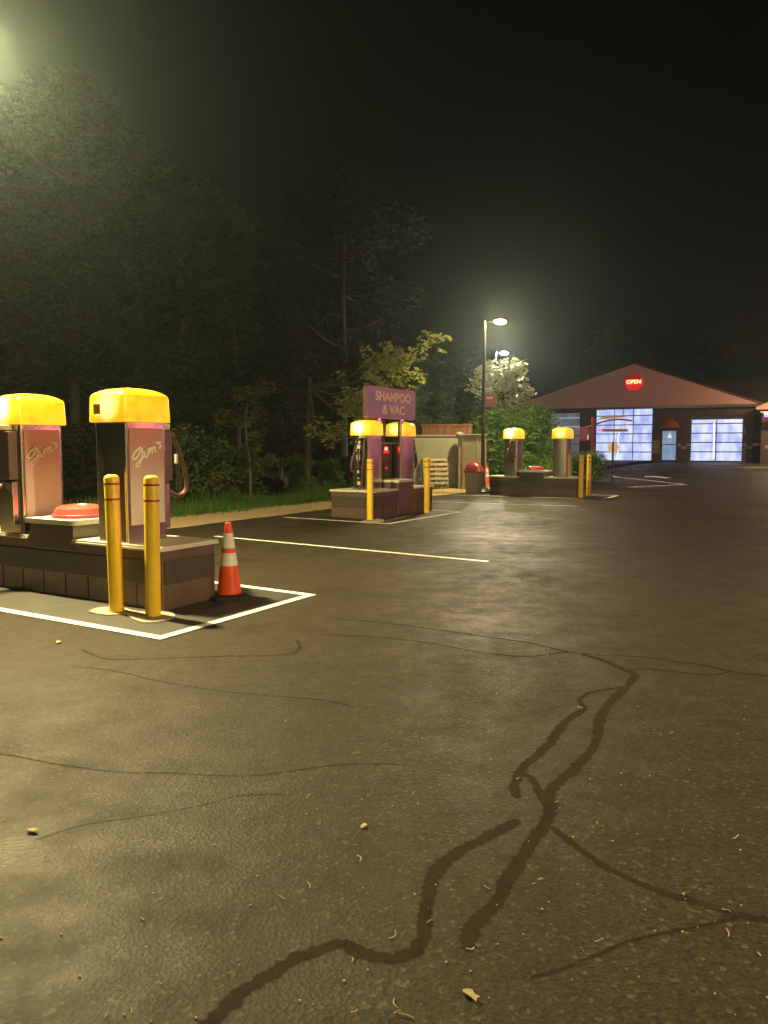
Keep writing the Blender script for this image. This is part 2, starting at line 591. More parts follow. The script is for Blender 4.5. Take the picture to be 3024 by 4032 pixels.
def tube(bm, pts, rad, n=8, sub=0):
    P = smoothpath(pts, sub) if sub else [Vector(p) for p in pts]
    ls = []
    up = Vector((0, 0, 1))
    prev = None
    for i, p in enumerate(P):
        t = (P[min(i + 1, len(P) - 1)] - P[max(i - 1, 0)])
        if t.length < 1e-9: t = Vector((0, 0, 1))
        t.normalize()
        if prev is None:
            s = t.cross(up)
            if s.length < 1e-3: s = t.cross(Vector((1, 0, 0)))
        else:
            s = prev - t * prev.dot(t)
        s.normalize()
        prev = s
        w = t.cross(s)
        r = rad(i / (len(P) - 1)) if callable(rad) else rad
        ls.append([p + (s * math.cos(2 * math.pi * k / n) + w * math.sin(2 * math.pi * k / n)) * r for k in range(n)])
    loops(bm, ls)


def text_bm(s, size, depth=.01, bold=0, align='CENTER', space=1.0):
    cu = bpy.data.curves.new('txt', 'FONT')
    cu.body = s
    cu.size = size
    cu.extrude = depth / 2
    cu.offset = bold
    cu.align_x = align
    cu.align_y = 'CENTER'
    cu.space_character = space
    cu.resolution_u = 3
    o = bpy.data.objects.new('txt', cu)
    COL.objects.link(o)
    bpy.context.view_layer.update()
    dg = bpy.context.evaluated_depsgraph_get()
    me = bpy.data.meshes.new_from_object(o.evaluated_get(dg))
    bm = bmesh.new()
    bm.from_mesh(me)
    bpy.data.objects.remove(o)
    bpy.data.curves.remove(cu)
    bpy.data.meshes.remove(me)
    return bm


def quadmesh(name, verts, faces, m, parent=None):
    me = bpy.data.meshes.new(name)
    me.from_pydata(verts, [], faces)
    me.materials.append(m)
    me.update()
    o = bpy.data.objects.new(name, me)
    COL.objects.link(o)
    if parent: o.parent = parent
    return o


# ------------------------------------------------------------------ ground
def sheet(name, al0, al1, be0, be1, step, dz, m):
    na = max(1, int((al1 - al0) / step)); nb = max(1, int((be1 - be0) / step))
    vs, fs = [], []
    for j in range(nb + 1):
        for i in range(na + 1):
            p = ab(al0 + (al1 - al0) * i / na, be0 + (be1 - be0) * j / nb)
            vs.append((p.x, p.y, zg(p.x, p.y) + dz))
    for j in range(nb):
        for i in range(na):
            k = j * (na + 1) + i
            fs.append((k, k + 1, k + na + 2, k + na + 1))
    return quadmesh(name, vs, fs, m)


EDGE = -10.1
tag(sheet('ground', -300, 300, -300, 300, 4, -.12, M['soil']), kind='structure')
tag(sheet('parking_lot', EDGE, 60, -25, 80, 1, 0, M['asphalt']), kind='structure')

# gravel verge along the lot edge
def verge(name, a0, a1, b0, b1, m, z0, z1, jit, n=140):
    bm = bmesh.new()
    r = random.Random(3)
    prev = None
    for i in range(n + 1):
        be = b0 + (b1 - b0) * i / n
        j0 = r.uniform(-jit, jit); j1 = r.uniform(-jit, jit)
        row = []
        for k in range(5):
            t = k / 4
            al = (a0 + j0) * (1 - t) + (a1 + j1) * t
            p = ab(al, be)
            row.append(bm.verts.new((p.x, p.y, zg(p.x, p.y) + z0 * (1 - t) + z1 * t + r.uniform(0, .02) * (0 < k < 4))))
        if prev:
            for k in range(4):
                bm.faces.new((prev[k], prev[k + 1], row[k + 1], row[k]))
        prev = row
    return tag(build(name, bm, m, smooth='all'), kind='structure')


verge('gravel_path', -11.5, EDGE + .02, -6, 26.0, M['gravel'], .05, .006, .05)
verge('terrain', -40, -11.3, -20, 60, M['soil'], .35, .045, .1)

# grass tufts
def grass():
    r = random.Random(11)
    vs, fs = [], []
    for i in range(26000):
        be = r.uniform(6, 25)
        al = -11.25 - abs(r.gauss(0, 1)) * 1.5 + r.gauss(0, .12)
        if al < -16: continue
        p = ab(al, be)
        z = zg(p.x, p.y) + .04
        h = r.uniform(.05, .20) * (1 + .5 * math.sin(be * 1.7) * math.sin(al * 2.1)) * (1.0 + .7 * min(1, max(0, -11.6 - al)))
        a = r.uniform(0, 6.28); w = r.uniform(.008, .018)
        dx, dy = math.cos(a) * w, math.sin(a) * w
        lx, ly = r.gauss(0, .05), r.gauss(0, .05)
        k = len(vs)
        vs += [(p.x - dx, p.y - dy, z - .03), (p.x + dx, p.y + dy, z - .03), (p.x + lx, p.y + ly, z + h)]
        fs.append((k, k + 1, k + 2))
    return quadmesh('grass', vs, fs, M['grass'])


tag(grass(), 'unmown grass along the edge of the wood', kind='stuff')


def ribbon(name, pts, width, m, dz=.004, sub=1, wob=0, seed=1, taper=False):
    """flat strip lying on the ground along world points"""
    r = random.Random(seed)
    P = []
    for a, b in zip(pts, pts[1:]):
        n = max(1, int((b - a).length / .6)) if sub == 1 else sub
        for k in range(n):
            P.append(a.lerp(b, k / n))
    P.append(pts[-1])
    bm = bmesh.new()
    prev = None
    nl = nr = 0
    uvl = bm.loops.layers.uv.new('UVMap')
    run = 0
    for i, p in enumerate(P):
        t0 = (p - P[i - 1]).normalized() if i else None
        t1 = (P[i + 1] - p).normalized() if i < len(P) - 1 else None
        t = ((t0 or t1) + (t1 or t0)); t.z = 0; t.normalize()
        s = Vector((-t.y, t.x, 0))
        k = 1.0
        if t0 and t1:
            c = abs(s.dot(Vector((-t0.y, t0.x, 0)).normalized()))
            k = 1 / max(.45, c)
        nl = nl * .72 + r.uniform(-1, 1) * .5; nr = nr * .72 + r.uniform(-1, 1) * .5
        wl = width / 2 * k * max(.3, 1 + wob * nl); wr = width / 2 * k * max(.3, 1 + wob * nr)
        if taper:
            f = min(1, min(i, len(P) - 1 - i) / 3 + .25)
            wl *= f; wr *= f
        l = p + s * wl; q = p - s * wr
        row = (bm.verts.new((l.x, l.y, zg(l.x, l.y) + dz)), bm.verts.new((q.x, q.y, zg(q.x, q.y) + dz)))
        run0 = run
        if i: run += (p - P[i - 1]).length
        if prev:
            f = bm.faces.new((prev[0], prev[1], row[1], row[0]))
            for lp, uv in zip(f.loops, ((run0, 0), (run0, 1), (run, 1), (run, 0))): lp[uvl].uv = uv
        prev = row
    return tag(build(name, bm, m), kind='structure')


def G(*pp):
    return [gp(x, y) for x, y in pp]


nC, nT = gp(632, 2514), gp(1222, 2345)
nL = nC - AX * 4.2
ribbon('road_marking', [nL, nC, nT, gp(849, 2296), gp(849, 2296) - AX * .6], .105, M['stripe'], .008)
ribbon('road_marking', G((847, 2113), (1921, 2213)), .10, M['stripe'], .008)
ribbon('road_marking', G((1121, 2038), (1527, 2064), (1810, 2017), (1660, 2006)), .11, M['stripe'], .008)
ribbon('road_marking', G((1680, 1976), (2271, 1994)), .10, M['stripe'], .008)
ribbon('road_marking', G((1786, 1950), (2376, 1966), (2432, 1952), (2330, 1949)), .11, M['stripe'], .008)
ribbon('road_marking', G((2408, 1876), (2700, 1909), (2475, 1919)), .14, M['stripe'], .008)
# painted arrows near the building (seen flat)
def arrow(name, px0, px1):
    a, b = gp(*px0), gp(*px1)
    d = (b - a); L = d.length; d.normalize(); d.z = 0
    s = Vector((-d.y, d.x, 0))
    bm = bmesh.new()
    def P(u, w):
        q = a + d * u + s * w
        return bm.verts.new((q.x, q.y, zg(q.x, q.y) + .02))
    bm.faces.new([P(0, 0), P(L * .45, .55), P(L * .45, .2), P(L, .2), P(L, -.2), P(L * .45, -.2), P(L * .45, -.55)])
    return tag(build(name, bm, M['line']), kind='structure')


arrow('road_arrow', (2540, 1876), (2632, 1884))
arrow('road_arrow', (2410, 1829), (2462, 1826))

# sealed cracks, traced on the ground plane
s5 = 1524 / 1659
def Z5(*pp): return G(*[(1500 + x * s5, 2300 + y * s5) for x, y in pp])
s6 = 1600 / 1659
def Z6(*pp): return G(*[(x * s6, 2500 + y * s6) for x, y in pp])
cracks = [
    (Z5((590, 1010), (480, 1070), (330, 1150), (240, 1220), (200, 1330), (190, 1450), (170, 1540), (110, 1590), (0, 1605)) + Z6((1400, 1265), (1290, 1290), (1200, 1330), (1080, 1400), (960, 1480), (860, 1588), (800, 1640)), .052),
    (Z5((1095, 385), (1060, 430), (990, 500), (940, 570), (930, 640), (900, 720), (830, 790), (760, 850), (725, 890), (720, 1000), (660, 1080), (600, 1180), (540, 1260), (490, 1370), (420, 1440), (380, 1500), (370, 1570)), .056),
    (Z5((880, 530), (790, 590), (740, 660), (660, 740), (600, 800), (575, 850), (580, 920)), .05),
    (Z5((600, 800), (650, 840), (680, 900), (712, 960), (720, 1010)), .035),
    (Z5((730, 1040), (790, 1090), (870, 1150), (980, 1220), (1130, 1290), (1240, 1330), (1400, 1380), (1540, 1420), (1659, 1440), (1800, 1460)), .034),
    (Z5((-200, 150), (0, 165), (300, 205), (620, 250), (800, 290), (940, 305), (1080, 310), (1250, 330), (1420, 355), (1500, 375), (1659, 395), (1850, 410)), .045),
    (Z5((-260, 215), (0, 230), (220, 255), (400, 290), (530, 305), (640, 310), (800, 290)), .035),
    (Z5((860, 300), (960, 330), (1050, 370), (1095, 385)), .05),
    (Z5((1050, 365), (1160, 365), (1400, 390), (1500, 375)), .035),
    (Z5((1040, 440), (900, 465), (850, 500), (880, 530)), .03),
    (Z5((1540, 1430), (1300, 1480), (1100, 1520), (950, 1580), (780, 1650), (640, 1690)), .026),
    (Z6((330, 60), (420, 95), (540, 100), (900, 88), (1080, 85), (1210, 70), (1215, 20)), .04),
    (Z6((280, 125), (480, 150), (650, 190), (950, 235), (1300, 265), (1450, 295)), .025),
    (Z6((-60, 480), (60, 495), (240, 530), (480, 560), (700, 565), (980, 578), (1200, 555), (1400, 530), (1659, 530)), .022),
    (Z6((140, 840), (330, 780), (560, 745), (760, 710), (850, 690), (1000, 655), (1200, 655)), .016),
]
for i, (pts, w) in enumerate(cracks):
    sp = smoothpath(pts, 5)
    far_ = i in (5, 6, 8, 10, 11, 12, 13, 14)
    ribbon('pavement', sp, w * (.9 if i in (10, 11, 12, 13, 14) else 1.05 if far_ else 1.3), M['hairline'] if far_ else M['tar'], .0008 + .0001 * i, sub=3, wob=.30, seed=i, taper=True)

# ------------------------------------------------------------------ lamp posts
def lamp_head(root, H, lens, shield=False):
    bm = bmesh.new()
    tube(bm, [(0, 0, H - .16), (.16, 0, H - .10), (.34, 0, H - .06)], .022, 8, 3)
    build('arm', bm, M['pole'], root, True)
    bm = bmesh.new()
    loops(bm, [rrect(.50, 0, .30, .16, .07, H - .035), rrect(.50, 0, .26, .13, .06, H + .005), rrect(.50, 0, .16, .08, .03, H + .02)])
    if shield:  # plate and skirt added on unseen lamps to keep light off the treetops
        loops(bm, [rrect(.50, 0, .46, .36, .13, H - .082), rrect(.50, 0, .46, .36, .13, H - .04), rrect(.50, 0, .36, .26, .09, H - .0355)])
        loops(bm, [rrect(.50, 0, .46, .36, .13, H - .0822), rrect(.50, 0, .47, .37, .135, H - .11), rrect(.50, 0, .45, .35, .125, H - .11), rrect(.50, 0, .44, .34, .12, H - .0822)], False, False)
    hd = build('lamp_housing', bm, M['pole'], root, True)
    bm = bmesh.new()
    ls = []
    for k in range(7):
        a = R(-90 + (90 if shield else 180) * k / 6)
        ls.append(rrect(.50, 0, .06 + .28 * math.cos(a), .04 + .20 * math.cos(a), .12, H - .085 + .047 * math.sin(a), 3))
    build('lamp_lens', bm_loops(bm, ls), lens, root, True)


def bm_loops(bm, ls):
    loops(bm, ls)
    return bm


def lamp_post(label, loc, rotz, H=5.25, lens=None, shield=False):
    root = thing('street_lamp', label, 'street lamp', loc, rotz, 'lamp posts round the lot')
    bm = bmesh.new()
    loops(bm, [circ(0, 0, .062, .1), circ(0, 0, .045, H - .3), circ(0, 0, .045, H - .06)])
    build('pole', bm, M['pole'], root, True)
    bm = bmesh.new()
    lathe(bm, [(.24, 0), (.24, .05), (.20, .09), (.11, .20), (.085, .34), (.075, .36)])
    build('base_cover', bm, M['pole'], root, True)
    lamp_head(root, H, lens or M['lens'], shield)
    return root


LB = gp(1900, 1941)
far_lamp = lamp_post('tall black lamp post with glowing flat head, right beside the red topped bin', LB, R(8), 5.33)
l2 = at(1951, 1403, 32.6)
lamp_post('thinner lamp post with a cool white lamp, rising behind the bright leafed tree', (l2.x, l2.y, zg(l2.x, l2.y)), R(35), 5.35, M['lens_cool'])
lamp_post('lamp post behind the nearest vacuum island, glowing from beyond the top left corner', (-4.40, 8.10, 0), R(-35), 5.45, M['lens_near'], True)
lamp_post('lamp post at the right hand kerb, just outside the right of the photo', (24.6, 43.5, zg(24.6, 43.5)), R(200), 5.3)
lamp_post('lamp post on the open lot right of the camera, outside the photo', (7.6, -.5, 0), R(170), 5.3, M['lens_bright'], True)

# ------------------------------------------------------------------ vacuum machines
SCRIPT = [  # script strokes in a unit box (x right, z up)
    [(.30, .62), (.12, .46), (.02, .26), (.10, .20), (.22, .34), (.33, .58), (.34, .36), (.28, .10), (.20, -.06), (.13, -.02), (.22, .12), (.40, .30)],
    [(.40, .48), (.42, .28), (.48, .26), (.52, .36)],
    [(.41, .62), (.42, .64)],
    [(.52, .36), (.55, .56), (.56, .34)], [(.56, .42), (.62, .58), (.66, .56), (.66, .40)], [(.66, .46), (.72, .62), (.77, .60), (.77, .46), (.82, .46)],
    [(.84, .84), (.83, .74)],
    [(.98, .78), (.92, .80), (.91, .73), (.97, .68), (.96, .60), (.90, .60)],
]


def vacuum(label, loc, art=True, hose='back', bulb=False, controls=False):
    """x along the stalls (0.40 wide), y across (0.50 deep); origin on the deck's ground level"""
    root = thing('vacuum_machine', label, 'car vacuum', loc, YAW, 'coin vacuum machines with glowing yellow domes')
    W, D, z0, z1 = .40, .50, .572, 1.675
    bm = bmesh.new()
    loops(bm, [rrect(0, 0, W, D, .035, z0), rrect(0, 0, W, D, .035, z1)])
    cab = build('cabinet', bm, M['steel'], root, True)
    # seams and corner trims
    bm = bmesh.new()
    bx(bm, -W / 2 - .004, W / 2 + .004, -D / 2 - .004, D / 2 + .004, z1 - .09, z1 - .085)
    build('seam', bm, M['black'], cab)
    bm = bmesh.new()
    prof = [(1.0, 1.668), (1.03, 1.674), (1.03, 1.70), (1.0, 1.895), (.985, 1.910), (.95, 1.922), (.87, 1.938), (.74, 1.956), (.56, 1.972), (.35, 1.982), (.12, 1.986)]
    loops(bm, [rrect(0, 0, (W + .07) * s, (D + .07) * s, .05 * s + .002, z) for s, z in prof])
    can = build('canopy', bm, M['canopy_bulb'] if bulb else M['canopy'], root, True)
    if art:
        x = W / 2 + .003
        bm = bmesh.new()
        bx(bm, W / 2 + .001, W / 2 + .006, -.20, .205, .73, 1.615)
        pn = build('front_panel', bm, M['art'], root)
        bm = bmesh.new()
        for st in SCRIPT:
            pts = [(W / 2 + .0115, -.185 + .36 * u, 1.28 + .26 * v) for u, v in st]
            tube(bm, pts, .0088, 6, 4)
        build('lettering', bm, M['script'], pn, True)
        bm = bmesh.new()
        bx(bm, -.13, -.045, -D / 2 - .058, -D / 2 - .054 + .004, 1.74, 1.83)
        build('sticker', bm, M['amberplate'], can)
    s = 1 if hose == 'back' else -1
    y = s * D / 2
    # coin box and holders on the hose side
    if not controls:
        bm = bmesh.new()
        bx(bm, -.02, .17, min(y + s * .002, y + s * .10), max(y + s * .002, y + s * .10), 1.12, 1.60, .012)
        cb = build('coin_box', bm, M['steel_dull'], root)
        bm = bmesh.new()
        bx(bm, -.01, .16, min(y + s * .002, y + s * .07), max(y + s * .002, y + s * .07), .66, 1.10, .01)
        build('motor_door', bm, M['steel'], root)
    bm = bmesh.new()
    bx(bm, .05, .11, min(y + s * .01, y + s * .14), max(y + s * .01, y + s * .14), 1.612, 1.66, .008)
    build('hose_boom', bm, M['deck'], root)
    def hp(dx, k):
        return [(dx + .04, y + s * .06, 1.62), (dx + .06, y + s * .20, 1.56), (dx + .06, y + s * .31 * k, 1.36), (dx + .05, y + s * .40 * k, 1.14),
                (dx + .04, y + s * .40 * k, 1.01), (dx + .03, y + s * .32 * k, .955), (dx + .03, y + s * .20 * k, .99), (dx + .02, y + s * .08, 1.07), (dx + .02, y + s * .02, 1.12)]
    bm = bmesh.new()
    tube(bm, hp(0, 1), .024, 10, 6)
    hs = build('hose', bm, M['hose'], root, True)
    bm = bmesh.new()
    tube(bm, [(.09, y + s * .23, 1.40), (.10, y + s * .24, 1.22), (.10, y + s * .25, 1.0)], lambda t: .018 + .012 * abs(t - .5), 10, 4)
    build('nozzle', bm, M['black'], hs, True)
    bm = bmesh.new()
    bx(bm, .085, .115, y + s * .22 - .012, y + s * .22 + .012, 1.28, 1.37, .004)
    build('nozzle_tag', bm, M['plate'], hs)
    if controls:
        yy = -D / 2
        bm = bmesh.new()
        bx(bm, -.13, .09, yy - .03, yy - .002, .62, 1.62, .008)
        cp = build('control_panel', bm, M['black'], root)
        for zz, hh, ww in ((1.53, .05, .15), (1.44, .09, .17), (1.36, .025, .15), (1.22, .11, .10), (1.02, .03, .12), (.93, .06, .07), (.80, .03, .06), (.70, .07, .07)):
            bm = bmesh.new()
            bx(bm, -.02 - ww / 2, -.02 + ww / 2, yy - .036, yy - .032, zz - hh / 2, zz + hh / 2)
            build('instruction_plate', bm, M['collar'] if zz > 1.1 else M['plate'], cp)
        bm = bmesh.new()
        tube(bm, [(.13, yy - .02, 1.60), (.15, yy - .10, 1.50), (.15, yy - .13, 1.2), (.13, yy - .13, .95), (.10, yy - .11, .70), (.09, yy - .20, .56), (.10, yy - .22, .46), (.16, yy - .18, .40), (.24, yy - .14, .50), (.24, yy - .06, .64)], .022, 10, 6)
        build('hose', bm, M['hose'], root, True)
    return root


def island(label, origin, rotz, L, D, peds, red_lid=True, name='vacuum_island', full=False):
    """x to the right along the front, y to the back, origin at the front left... front right corner is x=L"""
    root = thing(name, label, 'vacuum island', origin, rotz, 'steel vacuum islands')
    bm = bmesh.new()
    bx(bm, 0, L, 0, D, .0, .53, .012)
    old = set(bm.faces)
    nseg = max(2, int(L / .32))
    for i in range(1, nseg):
        x = L * i / nseg
        bx(bm, x - .004, x + .004, -.006, .002, .02, .225)
    for f in bm.faces:
        if f not in old: f.material_index = 1
    base = build('base_cabinet', bm, [M['steel_dull'], M['black']], root)
    p0, p1 = peds
    bm = bmesh.new()
    bx(bm, .04, p0 - .01 if full else L - .03, -.018, .0, .235, .44, .005)
    build('dark_band', bm, M['band'], root)
    if full:
        bm = bmesh.new()
        bx(bm, p1 + .01, L - .03, -.018, .0, .235, .44, .005)
        build('dark_band', bm, M['band'], root)
    for sx in (0, 1):
        bm = bmesh.new()
        if sx: bx(bm, L + .0, L + .018, .02, D - .02, .235, .44, .005)
        else: bx(bm, -.018, .0, .02, D - .02, .235, .44, .005)
        build('dark_band', bm, M['band'], root)
    # deck slabs either side of the pedestal
    for a, b in ((-.03, p0 - .004), (p1 + .004, L + .03)):
        bm = bmesh.new()
        bx(bm, a, b, -.035, D + .03, .532, .552, .004)
        bx(bm, a + .006, b - .006, -.028, D + .024, .5525, .5715, .004)
        build('deck_slab', bm, M['deck'], root)
    bm = bmesh.new()
    bx(bm, p0, p1, -.024 if full else -.008, D * .93, .02 if full else .445, .697, .015)
    ped = build('pedestal', bm, M['steel_dull'] if full else M['ped'], root)
    bm = bmesh.new()
    loops(bm, [rrect((p0 + p1) / 2, D * .465 - .01, p1 - p0 + .08, D * .93 + .07, .05, .699), rrect((p0 + p1) / 2, D * .465 - .01, p1 - p0 + .08, D * .93 + .07, .05, .747)])
    build('pedestal_top', bm, M['deck'], ped, True)
    if red_lid:
        bm = bmesh.new()
        lathe(bm, [(.262, .749), (.262, .777), (.250, .784), (.246, .794), (.222, .838), (.165, .864), (.145, .867), (.13, .855), (.02, .849)], 36, (p0 + p1) / 2 + .03, D * .46)
        build('bin_lid', bm, M['lid'], root, True)
    return root


C0 = gp(643, 2408)        # front right corner of the nearest island
L1 = 2.95
island('nearest vacuum island with white deck and red bin lid, cut off at the left', C0 - AX * L1, YAW, L1, .66, (L1 - 1.82, L1 - 1.17))
def loc1(x, y): return C0 + AX * x + BX * y
vacuum('vacuum machine with lettered panel directly behind the two tall yellow bollards', loc1(-.655, .27), True, 'back')
vacuum('vacuum machine left of the nearest red bin lid, its dome cut off by the edge', loc1(-2.17, .27), True, 'front', bulb=True)

# ---- middle island: front faces the drive lane
C2 = gp(1472, 2046)
island('purple tinted vacuum island under the shampoo sign with two dark bands on its front', C2, YAW + R(90), 2.55, 1.02, (.95, 1.62), False, full=True)
def loc2(x, y): return C2 + BX * x - AX * y
vacuum('vacuum machine with a column of instruction plates under the left end of the shampoo sign', loc2(.55, .50), False, 'front', bulb=True, controls=True)
vacuum('vacuum machine with hose looping on its right under the right of the shampoo sign', loc2(1.98, .50), False, 'back')

t = thing('shampoo_dispenser', 'dark shampoo unit with red lit display between the machines below the shampoo sign', 'dispenser', loc2(1.28, .55), YAW + R(90))
bm = bmesh.new(); bx(bm, -.40, .40, .0, .30, .752, 1.50, .01); cab = build('cabinet', bm, M['band'], t)
bm = bmesh.new(); bx(bm, -.43, .43, -.06, .32, 1.502, 1.525, .004); build('top_shelf', bm, M['deck'], t)
bm = bmesh.new(); bx(bm, -.04, .36, -.012, -.001, 1.12, 1.47, .003); fp = build('coin_panel', bm, M['maroon'], t)
bm = bmesh.new(); bx(bm, .06, .17, -.024, -.013, 1.36, 1.43, .003); build('display', bm, M['led_red'], fp)
bm = bmesh.new(); bx(bm, .02, .24, -.018, -.013, 1.30, 1.345); build('display_glass', bm, M['display_red'], fp)
bm = bmesh.new(); bx(bm, -.36, -.08, -.012, -.001, .79, 1.10, .003); bx(bm, .02, .34, -.012, -.001, .79, 1.08, .003); build('service_panel', bm, M['steel_dull'], t)
bm = bmesh.new(); lathe(bm, [(.022, 0), (.022, .02), (.012, .03)], 12); bmesh.ops.transform(bm, matrix=Matrix.Translation((.12, -.012, .98)) @ Matrix.Rotation(R(90), 4, 'X'), verts=bm.verts); build('button', bm, M['display_red'], t, True)
bm = bmesh.new(); bx(bm, -.30, .02, -.30, -.06, .7485, .775, .01); build('drip_tray', bm, M['steel'], t)

t = thing('sign', 'plum coloured board reading SHAMPOO & VAC on two posts over the middle vacuum island', 'sign', loc2(1.28, .36), YAW + R(90))
bm = bmesh.new()
SW, SZ0, SZ1 = 2.06, 2.03, 2.67
loops(bm, [[(x, -.045, z) for x, z, _ in [(p[0], p[1] + (SZ0 + SZ1) / 2, 0) for p in rrect(0, 0, SW, SZ1 - SZ0, .07, 0, 5)]],
           [(x, .045, z) for x, z, _ in [(p[0], p[1] + (SZ0 + SZ1) / 2, 0) for p in rrect(0, 0, SW, SZ1 - SZ0, .07, 0, 5)]]])
bd = build('sign_board', bm, M['signedge'], t, True)
bm = bmesh.new()
pts = [(p[0], p[1] + (SZ0 + SZ1) / 2) for p in rrect(0, 0, SW - .06, SZ1 - SZ0 - .06, .05, 0, 5)]
loops(bm, [[(x, -.052, z) for x, z in pts], [(x, -.046, z) for x, z in pts]])
build('sign_face', bm, M['signplum'], bd)
for s, zz, sp in (('SHAMPOO', 2.475, 1.0), ('& VAC', 2.205, 1.05)):
    bm = text_bm(s, .26, .006, .008, space=sp)
    bmesh.ops.transform(bm, matrix=Matrix.Translation((0.05, -.056, zz)) @ Matrix.Diagonal((1.22, 1, 1, 1)) @ Matrix.Rotation(R(90), 4, 'X'), verts=bm.verts)
    build('lettering', bm, M['signtext'], bd)
for x in (-.52, .46):
    bm = bmesh.new(); loops(bm, [rrect(x, .0, .16, .10, .03, .706 if abs(x) < .3 else .5735), rrect(x, .0, .16, .10, .03, SZ0 - .002)])
    build('post', bm, M['steel'], t, True)
bm = bmesh.new(); bx(bm, -.16, .10, .18, .32, 1.53, 2.4, .01); build('back_post', bm, M['band'], t)

# ---- far island
C3 = gp(2268, 1960)
L3 = 2.62
island('farthest vacuum island with small red bin lid, before the clipped evergreen mound', C3 - AX * L3, YAW, L3, .70, (.92, 1.66))
def loc3(x, y): return C3 + AX * x + BX * y
v = vacuum('left vacuum machine of the farthest island, beside the black lamp post', loc3(-1.98, .27), False, 'front', bulb=True)
bm = bmesh.new(); bx(bm, -.09, -.05, -.262, -.2515, 1.34, 1.38); build('indicator_lamp', bm, M['led_white'], v)
vacuum('right vacuum machine of the farthest island, beside the pair of distant bollards', loc3(-.50, .27), False, 'back')

# ------------------------------------------------------------------ bollards
def bollard_proto():
    root = thing('bollard', '', 'bollard', (0, 0, 0), 0, 'yellow bollards guarding the vacuum islands')
    bm = bmesh.new()
    lathe(bm, [(.064, 0), (.064, 1.17), (.060, 1.185), (.050, 1.198), (.030, 1.206), (.004, 1.209)], 32)
    post = build('post', bm, M['bollard'], root, True)
    for z in (.985, 1.118):
        bm = bmesh.new()
        lathe(bm, [(.0648, z), (.0655, z + .002), (.0655, z + .016), (.0648, z + .018)], 32)
        build('reflective_band', bm, M['redband'], root, True)
    return root


spots = [((461, 2410), 'left one of the two tall yellow bollards in front of the nearest island', 0),
         ((604, 2428), 'right one of the two tall yellow bollards in front of the nearest island', .6),
         ((1457, 2047), 'yellow bollard at the near corner of the island under the shampoo sign', 0),
         ((1680, 2018), 'yellow bollard at the far right corner of the island under the shampoo sign', .3),
         ((2286, 1960), 'front one of the two distant yellow bollards by the evergreen shrubs', 0),
         ((2317, 1951), 'rear one of the two distant yellow bollards by the evergreen shrubs', 0)]
proto = bollard_proto()
for i, ((px, py), lab, tilt) in enumerate(spots):
    o = proto if i == 0 else copy_tree(proto)
    p = gp(px, py)
    o.location = (p.x, p.y, p.z + .0)
    o['label'] = lab
    o.rotation_euler = (0, R(-.7) if i == 0 else R(tilt), 0)


def blob(name, pts, m, dz):
    bm = bmesh.new()
    P = smoothpath([gp(*q) for q in pts] + [gp(*pts[0])], 5)[:-1]
    loops(bm, [[(p.x, p.y, zg(p.x, p.y) + .0005) for p in P], [(p.x, p.y, zg(p.x, p.y) + dz) for p in P]], cap0=False)
    return tag(build(name, bm, m), kind='structure')


def z1(x, y): return (x * .5425, 1450 + y * .5425)
blob('pavement', [z1(640, 1775), z1(720, 1745), z1(880, 1740), z1(960, 1765), z1(1060, 1775), z1(1180, 1760), z1(1262, 1790), z1(1255, 1820), z1(1150, 1848), z1(1040, 1852), z1(970, 1830), z1(900, 1795), z1(760, 1798)], M['concrete'], .012)
blob('pavement', [(1425, 2052), (1460, 2043), (1500, 2045), (1512, 2052), (1490, 2060), (1440, 2060)], M['concrete'], .010)
# fresh seal coat inside the marked bays
def quad(name, pts, m, dz):
    bm = bmesh.new()
    bm.faces.new([bm.verts.new((p.x, p.y, zg(p.x, p.y) + dz)) for p in pts])
    return tag(build(name, bm, m), kind='structure')
quad('pavement', [nL, nC, nT, nT - AX * 5.2], M['patch'], .0035)

# ------------------------------------------------------------------ cones
def cone_proto():
    root = thing('traffic_cone', '', 'traffic cone', (0, 0, 0), R(20), 'orange traffic cones with two white collars')
    bm = bmesh.new()
    loops(bm, [rrect(0, 0, .36, .36, .05, .0), rrect(0, 0, .36, .36, .05, .03), rrect(0, 0, .30, .30, .05, .045)])
    build('rubber_base', bm, M['black'], root, True)
    def rad(z): return .118 - (z - .045) / .675 * .088
    bm = bmesh.new()
    lathe(bm, [(rad(.045), .045), (rad(.70), .70), (.030, .72), (.026, .724)], 28)
    build('cone_body', bm, M['cone'], root, True)
    for a, b in ((.315, .435), (.482, .625)):
        bm = bmesh.new()
        n = 28
        loops(bm, [circ(0, 0, rad(a) + .0025, a, n), circ(0, 0, rad(b) + .0025, b, n)])
        build('white_collar', bm, M['collar'], root, True)
    return root


c1 = cone_proto()
p = gp(903, 2352); c1.location = p
c1['label'] = 'large orange cone with two white collars by the end of the nearest island'
c2 = copy_tree(c1)
p = gp(1917, 1912); c2.location = (p.x, p.y, p.z); c2['label'] = 'small looking distant orange cone just right of the black lamp post'

